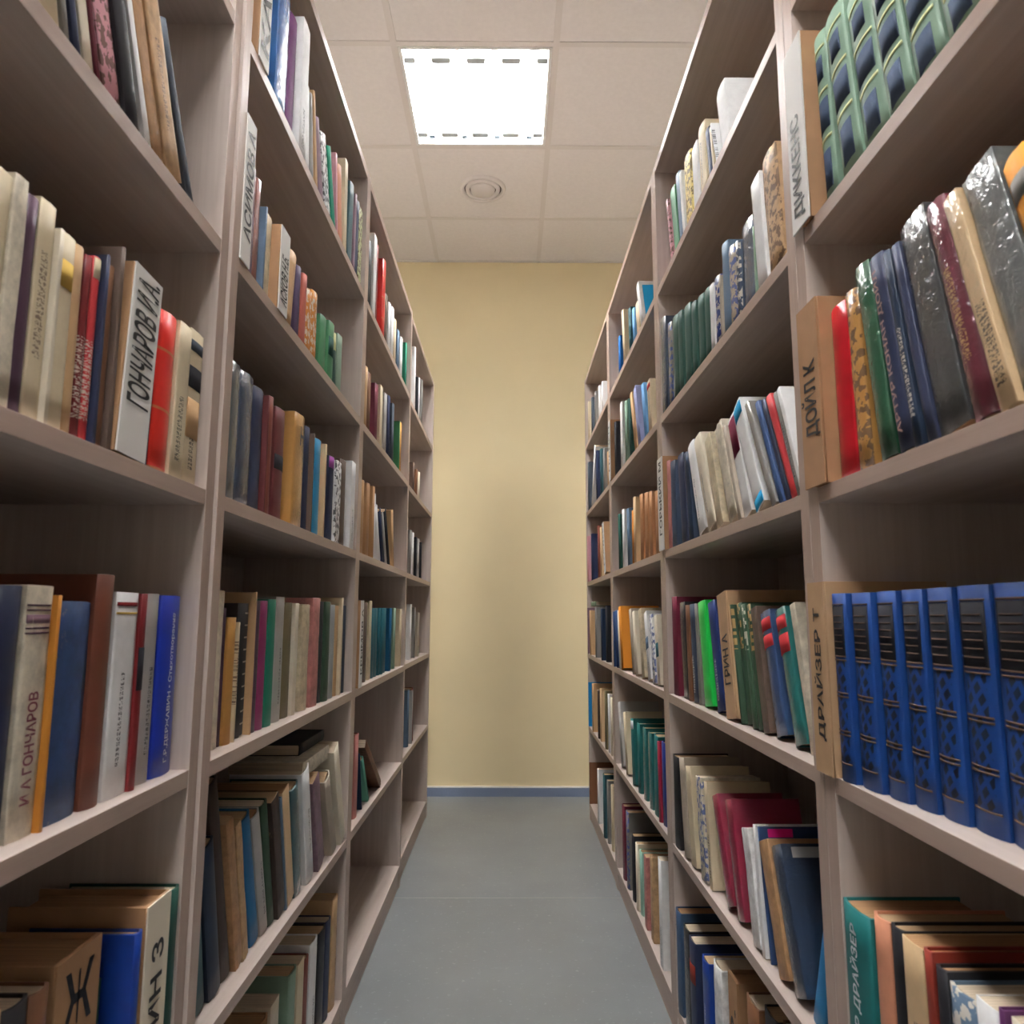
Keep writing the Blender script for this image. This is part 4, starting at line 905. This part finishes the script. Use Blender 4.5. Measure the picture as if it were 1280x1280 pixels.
for side in 'LR':
    sg = -1 if side == 'L' else 1
    for u in range(4):
        e0, y0, y1, e1 = EDGE[side][u]
        xf = XF[side]+OFF[side][u]; xb = xf+sg*DEP
        def bx(mb, xa, xb_, ya, yb, za, zb): mb.box(min(xa, xb_), max(xa, xb_), ya, yb, za, zb); return mb
        root = empty('bookcase', Matrix.Translation((xf, (e0+e1)/2, 0)))
        inv = (-xf, -(e0+e1)/2)
        tag(root, CL[side][u], 'bookcase', 'bookcases lining the aisle')
        ox, oy = inv
        def add(name, xa, xb_, ya, yb, za, zb, mat, bev=.0006):
            mb = MB(); bx(mb, xa+ox, xb_+ox, ya+oy, yb+oy, za, zb)
            if bev: mb.m[3 if sg < 0 else 5] = 1     # the face towards the aisle takes a darker, pinker tone
            return mb.build(name, [mat, M['edge_z'] if mat is M['lam_z'] else M['edge_y']], root, bev)
        add('side_panel', xf, xb, e0, y0, 0, ZT, M['lam_z'])
        add('side_panel', xf, xb, y1, e1, 0, ZT, M['lam_z'])
        add('top_panel', xf+sg*.0005, xb, y0, y1, HU[0], ZT-.0005, M['lam_y'])
        for k in range(1, 6): add('shelf', xf+sg*.0005, xb-sg*.004, y0, y1, HU[k], HU[k]+TH, M['lam_y'])
        add('bottom_shelf', xf+sg*.0005, xb-sg*.004, y0, y1, HU[6]-TH, HU[6], M['lam_y'])
        add('plinth', xf+sg*.004, xf+sg*.022, y0, y1, 0, HU[6]-TH, M['lam_y'])
        add('back_panel', xb-sg*.003, xb+sg*.001, e0+.001, e1-.001, .03, ZT-.001, M['lam_z'], 0)

# ---------------------------------------------------------------- room shell
XW0, XW1, YW0, YW1, CE = -2.35, 2.30, -2.6, 4.110, 3.0523
def st(mb, name, mat, bevel=0):
    o = mb.build(name, mat, None, bevel); o['kind'] = 'structure'; return o
st(MB().box(XW0-.1, XW1+.1, YW0-.1, YW1+.1, -.1, 0), 'floor', M['floor'])
SEAM = 2.6837
st(MB().box(XW0, XW1, SEAM-.003, SEAM+.003, 0, .0006), 'trim_1', M['seam'])
st(MB().box(XW0-.1, XW1+.1, YW1, YW1+.1, 0, CE+.25), 'wall_back', M['paint'])
st(MB().box(XW0-.1, XW1+.1, YW0-.1, YW0, 0, CE+.25), 'wall_front', M['paint_side'])
st(MB().box(XW0-.1, XW0, YW0, YW1, 0, CE+.25), 'wall_left', M['paint_side'])
st(MB().box(XW1, XW1+.1, YW0, YW1, 0, CE+.25), 'wall_right', M['paint_side'])
for nm, b in (('baseboard_back', (XW0, XW1, YW1-.012, YW1)), ('baseboard_left', (XW0, XW0+.012, YW0, YW1-.012)), ('baseboard_right', (XW1-.012, XW1, YW0, YW1-.012))):
    mb = MB().box(b[0], b[1], b[2], b[3], 0, .045); mb.box(b[0], b[1], b[2], b[3], .045, .052, 1)
    st(mb, nm, [M['skirt'], M['skirt_edge']])

# suspended ceiling: bars of the grid and the tiles between them
TX, TY, G = -.4316, 2.4243, .6
gx = [TX+G*i for i in range(-4, 6) if XW0 < TX+G*i < XW1]
gy = [TY+G*j for j in range(-9, 4) if YW0 < TY+G*j < YW1]
LAMPS = [(0, 0), (0, -4), (0, -7), (-3, 0), (3, 0), (-3, -4), (3, -4)]   # tile index of each fitting; side-aisle ones are unseen, added for ambient light
grid = MB()
for x in gx: grid.box(x-.012, x+.012, YW0, YW1, CE, CE+.03)
for y in gy: grid.box(XW0, XW1, y-.012, y+.012, CE+.0004, CE+.03)
grid.box(XW0, XW1, YW1-.02, YW1, CE, CE+.03)
st(grid, 'trim_2', M['tbar'])
tiles = MB()
xs = [XW0]+gx+[XW1]; ys = [YW0]+gy+[YW1]
lamp_cells = {(round(TX+G*i, 3), round(TY+G*j, 3)) for i, j in LAMPS}
for xa, xb in zip(xs, xs[1:]):
    for ya, yb in zip(ys, ys[1:]):
        if (round(xa, 3), round(ya, 3)) in lamp_cells: continue
        tiles.box(xa+.010, xb-.010, ya+.010, yb-.010, CE+.003, CE+.018)
tiles.box(XW0-.1, XW1+.1, YW0-.1, YW1+.1, CE+.2, CE+.3)
st(tiles, 'ceiling', M['tile'])

# light fittings: recessed tray, four tubes, louvre blades
TUBE = emis('lit_tube', (1, .985, .972, 1), 110)
REFL = emis('lit_reflector', (1, .985, .972, 1), 10)
def fitting():
    root = empty('ceiling_light', Matrix.Translation((0, 0, 0)))
    a = G-.026; h0, h1 = -.001, .075
    fr = MB()
    for (x0, x1, y0, y1) in ((0, a, 0, .012), (0, a, a-.012, a), (0, .012, .012, a-.012), (a-.012, a, .012, a-.012)):
        fr.box(x0-a/2, x1-a/2, y0-a/2, y1-a/2, h0, h1)
    fr.build('frame', M['white_metal'], root)
    MB().box(-a/2+.012, a/2-.012, -a/2+.012, a/2-.012, h1-.003, h1).build('tray', M['white_metal'], root)
    MB().box(-a/2+.016, a/2-.016, -a/2+.07, a/2-.07, h1-.006, h1-.0035).build('reflector', REFL, root)
    for k in range(4):
        x = (-1.5+k)*a/4
        tb = MB().tube((x, -a/2+.045, .045), (x, a/2-.045, .045), .0125, 12)
        t_ = tb.build('tube', TUBE, root)
        for s in (-1, 1):
            MB().box(x-.012, x+.012, s*(a/2-.030)-.010, s*(a/2-.030)+.010, .020, h1-.004).build('lamp_holder', M['socket'], root)
    for k in range(1, 4):
        x = (-2+k)*a/4
        MB().box(x-.001, x+.001, -a/2+.07, a/2-.07, .000, .034).build('louvre_blade', M['louvre'], root)
    for s in (-1, 1):
        for k in range(5):
            x = (-2+k)*a/4.3
            MB().box(max(-a/2+.014, x-.035), min(a/2-.014, x+.035), s*(a/2-.070)-.013, s*(a/2-.070)+.013, .000, .003).build('louvre_end_cap', M['cap'], root)
    for k in range(11):
        y = -a/2+.075+k*(a-.15)/10
        MB().box(-a/2+.012, a/2-.012, y-.0006, y+.0006, .002, .030).build('louvre_slat', M['louvre'], root)
    return root
first = fitting()
def copy_tree(o, parent=None):
    c = o.copy(); col.objects.link(c); c.parent = parent
    for ch in list(o.children): copy_tree(ch, c)
    return c
LL = {(0, 0): 'square recessed light fitting with glowing tubes over the end of the aisle',
      (0, -4): 'recessed light fitting above the near end of the aisle', (0, -7): 'recessed light fitting at the rear of the aisle'}
for n, (i, j) in enumerate(LAMPS):
    o = first if n == 0 else copy_tree(first)
    o.location = (TX+G*(i+.5), TY+G*(j+.5), CE)
    sd = {-3: 'left', 3: 'right', 0: 'middle'}[i]; pl = {0: 'far end', -4: 'middle', -7: 'near end'}[j]
    tag(o, LL.get((i, j), 'unseen light fitting added as fill over the %s neighbouring aisle, %s of the room' % (sd, pl)), 'ceiling light', 'square recessed light fittings')

# round air vent in the tile in front of the fitting
vx, vy = -0.1356, 3.3502
root = empty('ceiling_vent', Matrix.Translation((vx, vy, CE+.003)))
tag(root, 'round white air vent with concentric rings in a ceiling tile', 'vent')
MB().lathe([(0.1140, 0), (0.1106, -.010), (0.0958, -.013), (0.0923, -.002), (0.0923, .0)]).build('outer_ring', M['vent'], root)
MB().lathe([(0.0918, -.001), (0.0001, -.001)]).build('throat', M['vent_gap'], root)
MB().lathe([(0.0855, -.002), (0.0832, -.014), (0.0684, -.016), (0.0650, -.003)]).build('inner_ring', M['vent'], root)
MB().lathe([(0.0604, -.002), (0.0581, -.016), (0.0001, -.018)]).build('centre_disc', M['vent'], root)

# ---------------------------------------------------------------- camera, world, view
yaw, pit, rol = .0037, .1393, -.0023
def m3(a): return Matrix(a)
A = m3(((math.cos(yaw), -math.sin(yaw), 0), (math.sin(yaw), math.cos(yaw), 0), (0, 0, 1)))
B = m3(((1, 0, 0), (0, math.cos(pit), math.sin(pit)), (0, -math.sin(pit), math.cos(pit))))
C_ = m3(((math.cos(rol), 0, -math.sin(rol)), (0, 1, 0), (math.sin(rol), 0, math.cos(rol))))
R = C_ @ B @ A
rt, fw, up = R[0], R[1], R[2]
cam = bpy.data.cameras.new('camera'); co = bpy.data.objects.new('camera', cam); col.objects.link(co)
co.matrix_world = Matrix(((rt[0], up[0], -fw[0], 0), (rt[1], up[1], -fw[1], 0), (rt[2], up[2], -fw[2], .9716), (0, 0, 0, 1)))
cam.sensor_fit = 'HORIZONTAL'; cam.sensor_width = 36; cam.lens = 911.8339/1280*36
cam.clip_start = .02
cam.dof.use_dof = True; cam.dof.focus_distance = 1.9; cam.dof.aperture_fstop = 11
scene.camera = co
w = bpy.data.worlds.new('world'); scene.world = w; w.use_nodes = True
w.node_tree.nodes['Background'].inputs[0].default_value = (.9, .85, .8, 1); w.node_tree.nodes['Background'].inputs[1].default_value = .01
scene.view_settings.view_transform = 'Standard'; scene.view_settings.look = 'None'
scene.view_settings.exposure = 0.85; scene.view_settings.gamma = 1
scene.view_settings.use_curve_mapping = False
